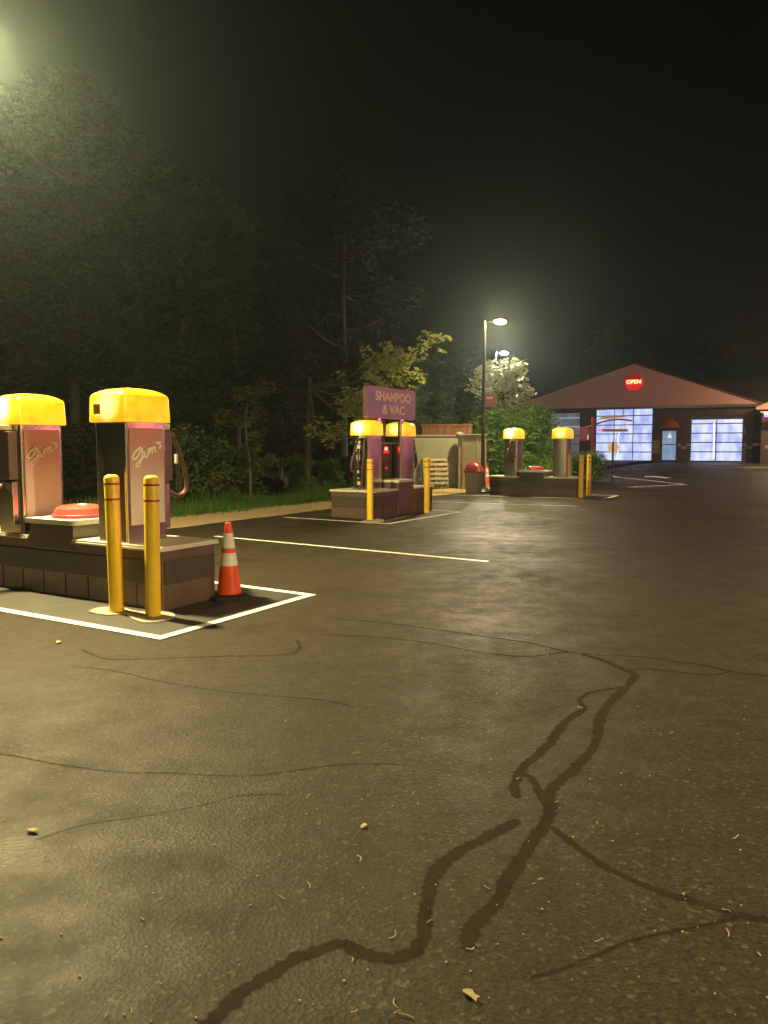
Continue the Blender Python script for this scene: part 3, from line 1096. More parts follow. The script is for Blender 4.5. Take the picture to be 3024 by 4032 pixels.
# ------------------------------------------------------------------ bin, pallet, enclosure, fence
p = gp(1866, 1942)
t = thing('trash_bin', 'tan square bin with a red domed lid beside the black lamp post', 'trash bin', p, R(-20))
bm = bmesh.new(); loops(bm, [rrect(0, 0, .44, .44, .06, 0), rrect(0, 0, .49, .49, .06, .60), rrect(0, 0, .49, .49, .06, .64)]); build('bin_body', bm, M['bin'], t, True)
bm = bmesh.new()
loops(bm, [rrect(0, 0, .56, .56, .08, .642), rrect(0, 0, .57, .57, .08, .69), rrect(0, 0, .53, .53, .09, .72), rrect(0, 0, .49, .49, .12, .80), rrect(0, 0, .40, .40, .14, .89), rrect(0, 0, .26, .26, .12, .945), rrect(0, 0, .08, .08, .035, .96)])
ld = build('domed_lid', bm, M['lid_deep'], t, True)
bm = bmesh.new(); bx(bm, -.13, .13, -.272, -.258, .70, .80, .01); build('flap', bm, M['maroon'], ld)

Wl = gp(1560, 1930); Wc = gp(1806, 1928)
def wall_seg(name, label, a, b, H, m, thick=.16, posts=()):
    d = (b - a); L = d.length; ang = math.atan2(d.y, d.x)
    t = thing(name, label, 'wall', (a.x, a.y, zg(a.x, a.y)), ang)
    bm = bmesh.new(); bx(bm, 0, L, 0, thick, -.05, H - .05, .01); w = build('wall_panel', bm, m, t)
    bm = bmesh.new(); bx(bm, -.02, L + .02, -.03, thick + .03, H - .05 + .001, H, .01); build('coping', bm, M['enclosure'], t)
    return t, L


wall_seg('enclosure_wall', 'grey green bin store wall behind the leaning pallet, left of the capped corner post', Wl, Wc, 1.82, M['enclosure'])
Wr0 = gp(1820, 1931); Wr1 = gp(1905, 1934)
t, L = wall_seg('enclosure_wall', 'narrower bin store wall coloured as brighter lit, behind the red lidded bin', Wr0, Wr1, 1.84, M['enclosure_lit'])
bm = bmesh.new(); bx(bm, L * .66, L * .66 + .03, -.02, -.001, 0, 1.78, .004); build('drain_pipe', bm, M['concrete'], t)
pc = gp(1809, 1930)
t = thing('gate_post', 'slim capped grey post between the two bin store walls', 'post', pc, R(-12))
bm = bmesh.new(); lathe(bm, [(.065, 0), (.06, 1.70), (.06, 1.76)], 16); build('post', bm, M['concrete'], t, True)
bm = bmesh.new(); lathe(bm, [(.10, 1.762), (.13, 1.80), (.13, 1.86), (.09, 1.90), (.02, 1.92)], 16); build('cap', bm, M['enclosure'], t, True)
bm = bmesh.new(); bx(bm, -.13, -.066, -.05, .03, .05, 1.45, .01); build('gate_edge', bm, M['black'], t)

# low concrete kerb in front of the bin store
ribbon('kerb', G((1700, 1931), (1760, 1929), (1830, 1936)), .22, M['concrete'], .05)

pa, pb = gp(1668, 1930), gp(1766, 1928)
d = pb - pa
t = thing('wood_pallet', 'weathered wooden pallet leaning on the grey green bin store wall', 'pallet', (pa.x, pa.y - .14, 0), math.atan2(d.y, d.x))
t.rotation_euler = (R(-7), 0, math.atan2(d.y, d.x))
PW, PH = d.length, 1.05
for i in range(7):
    z = .02 + i * (PH - .10) / 6
    bm = bmesh.new(); bx(bm, 0, PW, -.02, 0, z, z + .085, .003); build('front_slat', bm, M['pallet'], t)
for x in (0, PW / 2 - .02, PW - .045):
    bm = bmesh.new(); bx(bm, x, x + .045, .001, .09, 0, PH, .003); build('stringer', bm, M['pallet'], t)
for z in (.02, .48, .95):
    bm = bmesh.new(); bx(bm, 0, PW, .0905, .107, z, z + .085, .003); build('back_slat', bm, M['pallet'], t)

fa, fb = at(1662, 1711, 29.5), at(1856, 1711, 28.6)
d = fb - fa; d.z = 0
t = thing('board_fence', 'rust brown vertical board fence showing above the bin store wall', 'fence', (fa.x, fa.y, 0), math.atan2(d.y, d.x))
FL, FH = d.length, 2.27
bm = bmesh.new()
nb = 13
for i in range(nb):
    x = FL * i / nb
    bx(bm, x + .008, x + FL / nb - .008, -.02 - .03 * (i % 2), .0 - .03 * (i % 2), .02, FH - .09 + .015 * ((i * 7) % 3), .004)
build('boards', bm, M['fence'], t)
bm = bmesh.new(); bx(bm, -.03, FL + .03, -.075, .06, FH - .065, FH, .006); build('top_rail', bm, M['fence'], t)
for x in (0, FL - .09):
    bm = bmesh.new(); bx(bm, x, x + .09, .002, .092, 0, FH - .07, .004); build('post', bm, M['fence'], t)

# ------------------------------------------------------------------ building
F0 = at(2060, 1818, 56.0); F0.z = 0
def fac(px, py):
    """pixel -> (s along the facade, z)"""
    d = ray(px, py)
    n = BX
    tt = (F0.dot(n) - 0) / d.dot(n)
    q = d * tt
    q.z += CAMH
    r = q - F0
    return r.dot(AX), q.z


bld = thing('car_wash_building', 'gabled brick car wash building with two lit glass bay doors', 'building', (F0.x, F0.y, 0), YAW)
sL = fac(1985, 1611)[0]; sR = fac(2990, 1590)[0]
zE = (fac(2300, 1607)[1] + fac(2800, 1594)[1]) / 2
sP, zP = fac(2502, 1436)
def rect(px0, py0, px1, py1):
    a = fac(px0, py0); b = fac(px1, py1)
    return a[0], b[0], b[1], a[1]
D1 = rect(2345, 1607, 2566, 1815); D2 = rect(2720, 1637, 2922, 1817); PD = rect(2604, 1693, 2663, 1812); D0 = rect(2105, 1626, 2281, 1817)
zgl = .20
openings = sorted([D0, D1, PD, D2], key=lambda r: r[0])
bm = bmesh.new()
x = sL + .35
for o in openings:
    bx(bm, x, o[0], 0, .3, zgl, zE - .002)
    bx(bm, o[0] + .001, o[1] - .001, .0, .3, o[3], zE - .002)
    x = o[1]
bx(bm, x, sR - .3, 0, .3, zgl, zE - .002)
bx(bm, sL + .35, sL + .65, .301, 14, zgl, zE - .002); bx(bm, sR - .6, sR - .3, .301, 14, zgl, zE - .002)
build('wall', bm, M['brick'], bld)
bm = bmesh.new()
tri0 = [(sL, -.35, zE), (sR, -.35, zE), (sP, -.35, zP)]
loops(bm, [tri0, [(a, .25, c) for a, b, c in tri0]])
build('gable', bm, M['gable'], bld)
bm = bmesh.new()
for (xa, za), (xb, zb) in (((sL - .25, zE - .06), (sP, zP + .04)), ((sR + .25, zE - .06), (sP, zP + .04))):
    vs = [(xa, -.42, za), (xb, -.42, zb), (xb, -.42, zb + .09), (xa, -.42, za + .09)]
    loops(bm, [vs, [(a, 14.2, c) for a, b, c in vs]])
rf = build('roof', bm, M['roof'], bld)
bm = bmesh.new(); bx(bm, sL, sR, -.30, -.002, zE - .16, zE - .003); build('soffit', bm, M['fascia'], bld)


def bay(o, cols, rows, pane, frame_w=.05, top_split=None, dark_top=0):
    x0, x1, z0, z1_ = o
    dz1 = z1_ - dark_top
    bm = bmesh.new()
    fr = .04
    bx(bm, x0, x0 + .06, .10, .16, z0, z1_); bx(bm, x1 - .06, x1, .10, .16, z0, z1_)
    bx(bm, x0 + .061, x1 - .061, .10, .16, z1_ - .06 - dark_top, z1_)
    for c in cols: bx(bm, c - .025, c + .025, .10, .16, z0, z1_ - .061 - dark_top)
    edges = [x0 + .061] + [v for c in cols for v in (c - .0255, c + .0255)] + [x1 - .061]
    for r_ in rows:
        for k in range(0, len(edges), 2):
            bx(bm, edges[k], edges[k + 1], .10, .16, r_ - .03, r_ + .03)
    d = build('bay_door', bm, M['frame'], bld)
    zz = [z0] + sorted(rows) + [z1_ - .03 - dark_top]
    for k in range(0, len(edges), 2):
        for za, zb in zip(zz, zz[1:]):
            bm = bmesh.new()
            bx(bm, edges[k] + .001, edges[k + 1] - .001, .118, .132, za + .031, zb - .031)
            build('pane', bm, pane, d)
    return d


def fz(px, py): return fac(px, py)[1]
def fs(px, py): return fac(px, py)[0]
k8 = 600 / 1659
rows1 = [fz(2450, 1400 + y * k8) for y in (655, 755, 852, 950, 1050)]
d1 = bay(D1, [fs(2050 + 1012 * k8, 1700), fs(2050 + 1220 * k8, 1700)], rows1, M['pane'])
k7 = 474 / 1659
rows2 = [fz(2820, 1450 + y * k7) for y in (762, 893, 1022, 1152)]
d2 = bay(D2, [fs(2550 + 945 * k7, 1700)], rows2, M['pane'], dark_top=.2)
rows0 = [fz(2200, 1400 + y * k8) for y in (680, 775, 870, 965, 1060)]
d0 = bay(D0, [], rows0, M['pane_dim'])
for r_ in rows0[:2]:
    bm = bmesh.new(); bx(bm, D0[0] + .062, D0[1] - .062, .085, .098, r_ - .035, r_ + .02); build('lit_rail', bm, M['bar_lit'], d0)
# glowing strips set before the panes, standing for tubes and equipment inside
bm = bmesh.new(); tube(bm, [(D2[0] + (D2[1] - D2[0]) * .46, .108, D2[2] + .15), (D2[0] + (D2[1] - D2[0]) * .45, .108, D2[3] - .5)], .035, 8); build('door_light_strip', bm, M['tube_white'], d2)
M['arch_glow'] = glow('arch_light', (.85, .82, .6), 1.3)
bm = bmesh.new(); xm = D1[0] + (D1[1] - D1[0]) * .40
tube(bm, [(xm, .109, D1[2] + .1), (xm + .05, .109, D1[2] + .9), (xm + .02, .109, D1[2] + 1.5), (xm + .10, .109, D1[2] + 1.9), (xm + .22, .109, D1[2] + 2.1)], .04, 8, 4); build('door_light_strip', bm, M['arch_glow'], d1)
# extra mullion in the top row
bm = bmesh.new(); xm = fs(2050 + 1115 * k8, 1620); bx(bm, xm - .03, xm + .03, .10, .16, rows1[0] + .031, D1[3] - .062); build('mullion', bm, M['deck'], d1)

# staff door with transom reflection and red awning
dr = None
bm = bmesh.new(); x0, x1, z0, z1_ = PD
bx(bm, x0, x0 + .07, .08, .16, z0, z1_); bx(bm, x1 - .07, x1, .08, .16, z0, z1_); bx(bm, x0 + .071, x1 - .071, .08, .16, z1_ - .07, z1_)
zm = z0 + (z1_ - z0) * .52
bx(bm, x0 + .071, x1 - .071, .08, .16, zm - .03, zm + .03)
dr = build('door', bm, M['frame'], bld)
bm = bmesh.new(); bx(bm, x0 + .072, x1 - .072, .11, .13, z0, zm - .031); build('pane', bm, M['pane_door'], dr)
bm = bmesh.new(); bx(bm, x0 + .072, x1 - .072, .11, .13, zm + .031, z1_ - .071); build('pane', bm, M['pane_door'], dr)
bm = bmesh.new(); lathe(bm, [(.16, 0), (.10, .12), (.03, .26), (.01, .30)], 14); bmesh.ops.transform(bm, matrix=Matrix.Translation(((x0 + x1) / 2 + .02, .0, z0 + (z1_ - z0) * .74)), verts=bm.verts)
for v_ in bm.verts: v_.co.y = .098 + v_.co.y * .05
M['door_reflection'] = glow('door_reflection', (1, .85, .75), .9); build('lamp_reflection', bm, M['door_reflection'], dr, True)  # lamp reflection in the glass, put in as a glowing flattened cone
bm = bmesh.new(); bx(bm, x0 + .09, x0 + .22, .04, .075, zm - .02, zm + .02); build('handle', bm, M['steel'], dr)
a0 = fac(2597, 1686); a1 = fac(2677, 1650)
cx_, r_ = (a0[0] + a1[0]) / 2, (a1[0] - a0[0]) / 2
bm = bmesh.new()
n = 14
rings = []
for k in range(8):
    ph = R(90 * k / 7)
    rings.append([(cx_ + r_ * math.cos(math.pi * i / n) * math.cos(ph * .999), -r_ * 1.0 * math.sin(math.pi * i / n) * math.cos(ph) - .003, a0[1] + (a1[1] - a0[1]) * math.sin(ph)) for i in range(n + 1)])
rr = [[bm.verts.new(p) for p in l] for l in rings]
for A_, B_ in zip(rr, rr[1:]):
    for i in range(n): bm.faces.new((A_[i], A_[i + 1], B_[i + 1], B_[i]))
bmesh.ops.solidify(bm, geom=bm.faces[:], thickness=.03)
build('awning', bm, M['awning'], bld, True)
# poster, pale block course
o = rect(2567, 1732, 2597, 1787)
bm = bmesh.new(); bx(bm, o[0], o[1], -.03, -.002, o[2], o[3], .008); ps = build('price_board', bm, M['maroon'], bld)
bm = bmesh.new()
for k in range(6):
    zc = o[2] + (o[3] - o[2]) * (.12 + .15 * k); bx(bm, o[0] + .06, o[1] - .06 - .06 * (k % 2), -.034, -.0305, zc, zc + .05)
build('board_lines', bm, M['blockpale'], ps)
def blocks(lst):
    bm = bmesh.new()
    for q in lst:
        o = rect(*q); bx(bm, o[0], o[1], -.012, -.001, o[2], o[3], .004)
    build('pale_block_course', bm, M['blockpale'], bld)
blocks([(2668, 1747, 2682, 1757), (2682, 1757.5, 2702, 1768), (2702.5, 1747, 2718, 1757), (2925, 1745, 2938, 1756), (2938.5, 1756.5, 2962, 1768), (2962.5, 1744, 2988, 1756)])
# darker wing roof behind, right of the gable
wing = thing('rear_wing', 'dark maroon roofed wing rising behind the right slope of the gable', 'building', (F0.x, F0.y, 0), YAW)
bm = bmesh.new()
sA = sR - 9; sB = sR + 9
zt = 1.45 + (1757 - 1494) / F * 56
loops(bm, [[(sA, 3.2, zE - .1), (sA, 9, zt), (sA, 15, zE - .1)], [(sB, 3.2, zE - .1), (sB, 9, zt), (sB, 15, zE - .1)]]); build('roof', bm, M['roof'], wing)
bm = bmesh.new(); bx(bm, sR + .4, sB - .2, 3.6, 14, .2, zE - .11); build('wall', bm, M['brick'], wing)
# entrance porch at the far right
po = at(2992, 1818, 47.3)
porch = thing('side_porch', 'small brick porch with a sloping red roof at the right edge of the photo', 'building', (po.x, po.y, zg(po.x, po.y)), YAW)
bm = bmesh.new(); bx(bm, 0, 5, 0, 1.6, -.1, 3.0); build('wall', bm, M['brick'], porch)
bm = bmesh.new(); loops(bm, [[(-.3, y, 3.25), (-.3, y, 3.42), (3.0, y, 4.75), (5.6, y, 4.75), (5.6, y, 3.25)] for y in (-.4, 1.5)]); build('roof', bm, M['gable'], porch)
bm = bmesh.new()
for k in range(3): bx(bm, .25 + k * .45, .65 + k * .45, -.012, -.001, .9 + .19 * (k % 2), 1.08 + .19 * (k % 2), .004)
build('pale_block_course', bm, M['blockpale'], porch)
wl = at(3012, 1627, 46.6)
t = thing('wall_lamp', 'white and magenta bar lamp on the wall at the right edge of the photo', 'lamp', wl, YAW)
bm = bmesh.new(); bx(bm, -.25, .9, -.05, .05, .02, .12, .02); build('lamp_housing', bm, M['deck'], t)
bm = bmesh.new(); bx(bm, -.05, .8, -.04, .04, -.06, .018, .01); build('lamp_tube', bm, glow('warm_tube', (1, .8, .6), 4), t)
bm = bmesh.new(); bx(bm, -.02, .8, -.04, .04, -.22, -.1, .01); build('magenta_tube', bm, glow('magenta_tube', (.8, .12, 1), 3), t)

# neon OPEN sign
so, zo = fac(2502, 1507)
q = F0 + AX * so - BX * .38
t = thing('neon_sign', 'round red neon sign reading OPEN high on the gable', 'sign', (q.x, q.y, zo), YAW)
rO = .62
def ydisk(r0, y0, y1, n=40, x=0, z=0, zs=1):
    bm = bmesh.new()
    loops(bm, [[(x + r0 * math.cos(2 * math.pi * i / n), y, z + zs * r0 * math.sin(2 * math.pi * i / n)) for i in range(n)] for y in (y0, y1)])
    return bm
build('sign_disk', ydisk(rO, -.08, .02), M['neon_dim'], t)
bm = bmesh.new()
bx(bm, -.57, .57, -.092, -.082, -.17, .20, .004)
for k in range(6):
    zz = -.22 - .055 * k
    w = math.sqrt(max(0, rO ** 2 - zz ** 2)) - .06
    if w > .1: bx(bm, -w, w, -.092, -.082, zz - .015, zz + .015)
build('neon_bars', bm, M['neon_red'], t)
bm = text_bm('OPEN', .36, .012, .002, space=1.05)
bmesh.ops.transform(bm, matrix=Matrix.Translation((0, -.105, .015)) @ Matrix.Rotation(R(90), 4, 'X'), verts=bm.verts)
build('lettering', bm, M['neon_text'], t)

# clearance arch before the bay
YA = 33.0
ca = at(2333, 1757, YA)
t = thing('clearance_arch', 'maroon clearance post with curved arm and hanging ochre bar before the bay door', 'barrier', (ca.x, ca.y, zg(ca.x, ca.y)), 0)
def la(px, py):
    q = at(px, py, YA); return (q.x - ca.x, 0, q.z - zg(ca.x, ca.y))
bm = bmesh.new(); bx(bm, -.06, .06, -.06, .06, 0, la(0, 1642)[2], .01); pst = build('post', bm, M['maroon'], t)
bm = bmesh.new(); tube(bm, [la(2050 + x * k8, 1400 + y * k8) for x, y in ((640, 795), (740, 772), (800, 755), (870, 730), (960, 705), (1080, 695), (1215, 710))], .035, 8, 4); arm = build('curved_arm', bm, M['maroon'], t, True)
a = la(2050 + 890 * k8, 1400 + 828 * k8); b = la(2050 + 1165 * k8, 1400 + 800 * k8)
bm = bmesh.new(); bx(bm, a[0], b[0], -.05, .05, a[2], b[2], .01); build('clearance_bar', bm, M['ochre'], t)
bm = bmesh.new(); bx(bm, a[0] - .22, a[0] - .01, -.03, .03, a[2] + .01, b[2] - .01, .03); build('bar_light', bm, M['neon_pink_soft'], t)
bm = bmesh.new()
for xx in (a[0] + .12, b[0] - .12): tube(bm, [(xx, 0, b[2]), (xx, 0, la(0, 1655)[2])], .008, 5)
build('chain', bm, M['pole'], t)
a = la(2050 + 640 * k8, 1400 + 930 * k8); b = la(2050 + 785 * k8, 1400 + 785 * k8)
bm = bmesh.new(); bx(bm, a[0], b[0] - .10, -.04, .04, a[2], b[2], .01); mb = build('menu_board', bm, M['maroon'], t)
bm = bmesh.new()
for k in range(5): bx(bm, a[0] + .08, b[0] - .2, -.046, -.0405, a[2] + .1 + .09 * k, a[2] + .135 + .09 * k)
build('menu_lines', bm, M['blockpale'], mb)
a = la(2050 + 720 * k8, 1400 + 915 * k8)
bm = bmesh.new(); bx(bm, a[0], a[0] + .05, -.1, -.062, a[2], a[2] + .2, .005); build('small_lamp', bm, M['bar_lit'], t)
bm = bmesh.new(); a = la(2050 + 840 * k8, 1400 + 700 * k8); b = la(2050 + 1145 * k8, 1400 + 655 * k8)
loops(bm, [[(x, y, z) for x, z in ((a[0], a[2]), (b[0], a[2] + .12), (b[0], b[2]), (a[0] + .3, b[2] - .02))] for y in (.06, .10)]); build('header_panel', bm, M['plate'], t)

rs = gp(2410, 1904)
t = thing('round_sign', 'pale pink round sign on a thin dark post before the tall bay door', 'sign', rs, R(-38))
bm = bmesh.new(); bx(bm, -.03, .03, -.02, .02, 0, 1.58, .004); build('post', bm, M['pole'], t)
build('sign_disk', ydisk(.205, .022, .034, 32, 0, 1.36), M['pinksign'], t)

# small red sign half hidden by the leafy tree
sg = at(1927, 1577, 29.8)
t = thing('red_sign', 'small red square sign on a pole behind the lamp post, half hidden by leaves', 'sign', (sg.x, sg.y, 0), R(5))
bm = bmesh.new(); bx(bm, -.27, .27, -.03, -.012, sg.z - .26, sg.z + .26, .01); b_ = build('sign_panel', bm, mat('red_sign_paint', (.11, .012, .012), .6, 0, .12, 5), t)
bm = bmesh.new(); bx(bm, -.12, .12, -.036, -.031, sg.z + .05, sg.z + .14); build('sign_emblem', bm, M['blockpale'], b_)
bm = bmesh.new(); bx(bm, -.03, .03, -.011, .03, 0, sg.z + .2); build('post', bm, M['pole'], t)

# lit kerb island at the right edge
kp = gp(3010, 1856)
bm = bmesh.new(); loops(bm, [rrect(0, 0, 5.5, 2.2, .9, -.1), rrect(0, 0, 5.5, 2.2, .9, .14), rrect(0, 0, 5.2, 1.9, .8, .15)])
tag(build('kerb', bm, M['concrete'], None, False, (kp.x + 2.0, kp.y + .8, zg(kp.x, kp.y)), YAW), kind='structure')

# wash tunnel off to the right with pink neon along its eave (out of frame, lights the islands)
tn = thing('wash_tunnel', 'brick wash tunnel right of the photo with a pink neon line along its eave', 'building', (18.3, -6, 0), 0)
bm = bmesh.new(); bx(bm, 0, 8, 0, 37, -.05, 3.6); build('wall', bm, M['brick'], tn)
bm = bmesh.new(); loops(bm, [[(-.5, y, 3.61), (4, y, 5.2), (8.5, y, 3.61)] for y in (-.4, 37.4)]); build('roof', bm, M['roof'], tn)
bm = bmesh.new(); tube(bm, [(-.56, 14, 3.45), (-.56, 36.5, 3.45)], .05, 6); build('neon_tube', bm, M['neon_pink'], tn)
bm = bmesh.new(); bx(bm, -.16, -.01, 16.7, 17.0, 1.7, 2.1, .02); build('orange_lamp', bm, M['orange_lamp'], tn)

# ------------------------------------------------------------------ vegetation
def leaf_cloud(n, clumps, size, seed, flat=.55, aspect=.55):
    """clumps: list of (centre, radius); returns verts, faces of many small bent leaves"""
    r = random.Random(seed)
    vs, fs = [], []
    tot = sum(c[1] ** 2 for c in clumps)
    for c, rad in clumps:
        k = max(6, int(n * rad ** 2 / tot))
        for _ in range(k):
            while True:
                o = Vector((r.uniform(-1, 1), r.uniform(-1, 1), r.uniform(-1, 1)))
                if o.length < 1: break
            o = o * (o.length ** -.35 if o.length > .01 else 1)
            p = Vector(c) + Vector((o.x * rad, o.y * rad, o.z * rad * .75))
            s = size * r.uniform(.6, 1.35)
            a = r.uniform(0, 6.283)
            d = Vector((math.cos(a), math.sin(a), r.gauss(-.2, .45))).normalized()
            w = d.cross(Vector((r.gauss(0, flat), r.gauss(0, flat), 1))).normalized()
            nrm = d.cross(w)
            i = len(vs)
            vs += [p, p + d * s * .5 + w * s * aspect * .5 + nrm * s * .08, p + d * s, p + d * s * .5 - w * s * aspect * .5 + nrm * s * .08]
            fs.append((i, i + 1, i + 2, i + 3))
    return vs, fs


def tree_parts(seed, H, crown_r, crown_z0, n, leaf, lsize, bark, trunk_r=.13, nl=9, clump=.55, lean=(0, 0)):
    r = random.Random(seed)
    bm = bmesh.new()
    top = Vector((lean[0], lean[1], H * .86))
    pts = [Vector((0, 0, -.1)), Vector((lean[0] * .2 + r.gauss(0, .06), lean[1] * .2, H * .3)), Vector((lean[0] * .5 + r.gauss(0, .1), lean[1] * .5, H * .6)), top]
    tp = smoothpath(pts, 5)
    tube(bm, tp, lambda t: trunk_r * (1 - .85 * t) + .01, 8)
    clumps = []
    for k in range(nl):
        t = crown_z0 / H + (1 - crown_z0 / H) * (k + .3) / nl * .95
        base = tp[min(len(tp) - 1, int(t / .86 * (len(tp) - 1)))]
        a = k * 2.4 + r.uniform(-.4, .4)
        f = 1 - abs((k + .5) / nl - .4) * 1.1
        L = crown_r * max(.35, f) * r.uniform(.75, 1.15)
        end = base + Vector((math.cos(a) * L, math.sin(a) * L, L * r.uniform(.15, .55)))
        mid = base.lerp(end, .5) + Vector((0, 0, -.08 * L))
        tube(bm, [base, mid, end], lambda t: trunk_r * .36 * (1 - .8 * t) + .006, 6, 3)
        for q in (.55, .8, 1.0):
            c = base.lerp(end, q) + Vector((r.gauss(0, .18), r.gauss(0, .18), r.gauss(.08, .15))) * crown_r * .6
            clumps.append((c, crown_r * clump * r.uniform(.35, .75)))
    clumps.append((top, crown_r * .4))
    vs, fs = leaf_cloud(n, clumps, lsize, seed + 100)
    return bm, vs, fs


def make_tree(label, loc, seed, H, crown_r, crown_z0, n, leaf, lsize, bark, group=None, name='tree', **kw):
    root = thing(name, label, 'tree', loc, 0, group)
    bm, vs, fs = tree_parts(seed, H, crown_r, crown_z0, n, leaf, lsize, bark, **kw)
    build('trunk', bm, bark, root, True)
    quadmesh('crown', vs, fs, leaf, root)
    return root


# woods left of the lot: a few prototypes, copied
protos = []
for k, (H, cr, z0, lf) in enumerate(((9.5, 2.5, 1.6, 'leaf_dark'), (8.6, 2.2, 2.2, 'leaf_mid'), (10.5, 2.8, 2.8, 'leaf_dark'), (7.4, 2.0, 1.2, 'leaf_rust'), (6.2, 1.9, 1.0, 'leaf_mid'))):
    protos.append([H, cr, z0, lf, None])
wr = random.Random(21)
woods = []
for row, al in enumerate((-17.5, -20.5, -24.5)):
    be = 7.0 + row * 1.3
    while be < 33 + row * 2:
        woods.append((al + wr.uniform(-.9, .9), be + wr.uniform(-.6, .6), row))
        be += 3.3 + row * .5
side = ['at the very left of the wood', 'left of the middle of the wood', 'in the middle of the wood', 'right of the middle of the wood', 'at the right end of the wood']
kinds = ['dark broad leaved tree', 'mid green slender tree', 'tall dark spreading tree', 'rust tinted tree', 'low green bushy tree']
rowsn = ['front row', 'second row', 'rear row']
for i, (al, be, row) in enumerate(woods):
    p = ab(al, be)
    u = p.x / p.y
    if u < -.62 or u > .24: continue
    k = (i * 3 + row) % 4
    if u > -.02: k = 4 if row < 2 else 3
    elif i % 11 == 5: k = 3
    pr = protos[k]
    lab = f"{kinds[k]}, {side[min(4, max(0, int((u + .62) / .172)))]}, {rowsn[row]}"
    if pr[4] is None:
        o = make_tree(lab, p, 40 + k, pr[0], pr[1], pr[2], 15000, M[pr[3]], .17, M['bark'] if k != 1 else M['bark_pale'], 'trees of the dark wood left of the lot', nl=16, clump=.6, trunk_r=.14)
        pr[4] = o
    else:
        o = copy_tree(pr[4])
        o['label'] = lab
    o.location = (p.x, p.y, .1)
    o.rotation_euler = (0, 0, wr.uniform(0, 6.28))
    s = wr.uniform(.85, 1.15)
    if u > -.02: s *= .85
    o.scale = (s, s, s * wr.uniform(.9, 1.1))


def shrub(label, loc, w, h, n, leaf, lsize, seed, group=None, name='shrub', nclump=16, d=None):
    root = thing(name, label, 'shrub', loc, 0, group)
    r = random.Random(seed)
    d = d or w
    cl = []
    bm = bmesh.new()
    for k in range(nclump):
        a = r.uniform(0, 6.28); t = math.sqrt(r.uniform(0, 1)); z = r.uniform(.15, .85)
        sh = math.sqrt(max(.05, 1 - (z - .25) ** 2 * 1.5))
        c = Vector((math.cos(a) * t * w * .38 * sh, math.sin(a) * t * d * .38 * sh, z * h))
        cl.append((c, min(w, h, d) * r.uniform(.16, .27)))
        if k < 9:
            tube(bm, [Vector((c.x * .15, c.y * .15, -.05)), Vector((c.x * .5, c.y * .5, c.z * .5)), c], lambda q: .018 * (1 - .7 * q), 5, 3)
    build('stems', bm, M['bark'], root)
    vs, fs = leaf_cloud(n, cl, lsize, seed + 5)
    quadmesh('foliage', vs, fs, leaf, root)
    return root


# undergrowth at the wood's edge
sr = random.Random(5)
us = [((700, 1998), 2.1, 2.0, 'leaf_under', 'broad bush behind the hose of the nearest vacuum machine'),
      ((830, 1990), 1.9, 1.9, 'leaf_under', 'leafy green bush right of the nearest vacuum machine hose'),
      ((960, 1980), 1.5, 1.5, 'leaf_under', 'rounded bush at the grass edge above the orange cone'),
      ((1090, 1962), 1.0, .55, 'leaf_dark', 'low dark weed clump in the gap between the bushes'),
      ((1215, 1955), 1.1, 1.3, 'leaf_under', 'upright bush left of the shampoo island, by the grass'),
      ((1300, 1945), 1.5, 1.1, 'leaf_under', 'bright green bush touching the left of the shampoo island'),
      ((560, 2005), 2.0, 2.2, 'leaf_dark', 'dark bush seen between the two nearest vacuum machines'),
      ((400, 2010), 2.0, 2.1, 'leaf_dark', 'dark bush left of the right hand nearest machine'),
      ((200, 2015), 2.0, 2.3, 'leaf_dark', 'dark bush behind the left vacuum machine of the nearest island'),
      ((1420, 1925), 2.0, 1.2, 'leaf_dark', 'dark low bush hidden behind the shampoo island')]
for i, ((px, py), w, h, lf, lab) in enumerate(us):
    p = gp(px, py) + BX * .0 - AX * .35
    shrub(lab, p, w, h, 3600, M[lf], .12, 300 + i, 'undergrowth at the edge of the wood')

# sapling with pale leaves in front of the wood
p = gp(985, 1985)
make_tree('thin pale leaved sapling standing alone against the dark wood above the orange cone', (p.x, p.y, 0), 77, 3.2, .70, .9, 1700, M['leaf_sap'], .14, M['bark_pale'], name='sapling', trunk_r=.03, nl=9, clump=.5)
p = gp(640, 1985)
make_tree('leafy branch tree reaching right above the nearest yellow dome', (p.x - 1.3, p.y + 1.5, 0), 78, 4.0, 1.7, 2.2, 3200, M['leaf_mid'], .15, M['bark_pale'], name='tree', trunk_r=.06, nl=10, clump=.5, lean=(.9, 0))


# lit tree reaching over the shampoo sign: explicit boughs toward the lamp
def bough_tree(label, base, boughs, n, leaf, lsize, seed, trunk_top, trunk_r=.10, crad=.27):
    root = thing('tree', label, 'tree', base, 0)
    r = random.Random(seed)
    bm = bmesh.new()
    B0 = Vector(base)
    tube(bm, [Vector((0, 0, -.1)), Vector((.05, .1, trunk_top * .5)), Vector((.1, .1, trunk_top))], lambda t: trunk_r * (1 - .5 * t), 8, 4)
    cl = []
    for bp in boughs:
        P = [Vector(q) - B0 for q in bp]
        P = [Vector((.08, .1, trunk_top * .92))] + P
        sp = smoothpath(P, 5)
        tube(bm, sp, lambda t: trunk_r * .4 * (1 - .85 * t) + .006, 6)
        m = len(sp)
        for j in range(int(m * .3), m):
            for _ in range(2):
                c = sp[j] + Vector((r.gauss(0, .20), r.gauss(0, .25), r.gauss(-.03, .16)))
                cl.append((c, crad * r.uniform(.5, 1.1)))
    build('trunk', bm, M['bark'], root, True)
    vs, fs = leaf_cloud(n, cl, lsize, seed)
    quadmesh('crown', vs, fs, leaf, root)
    return root


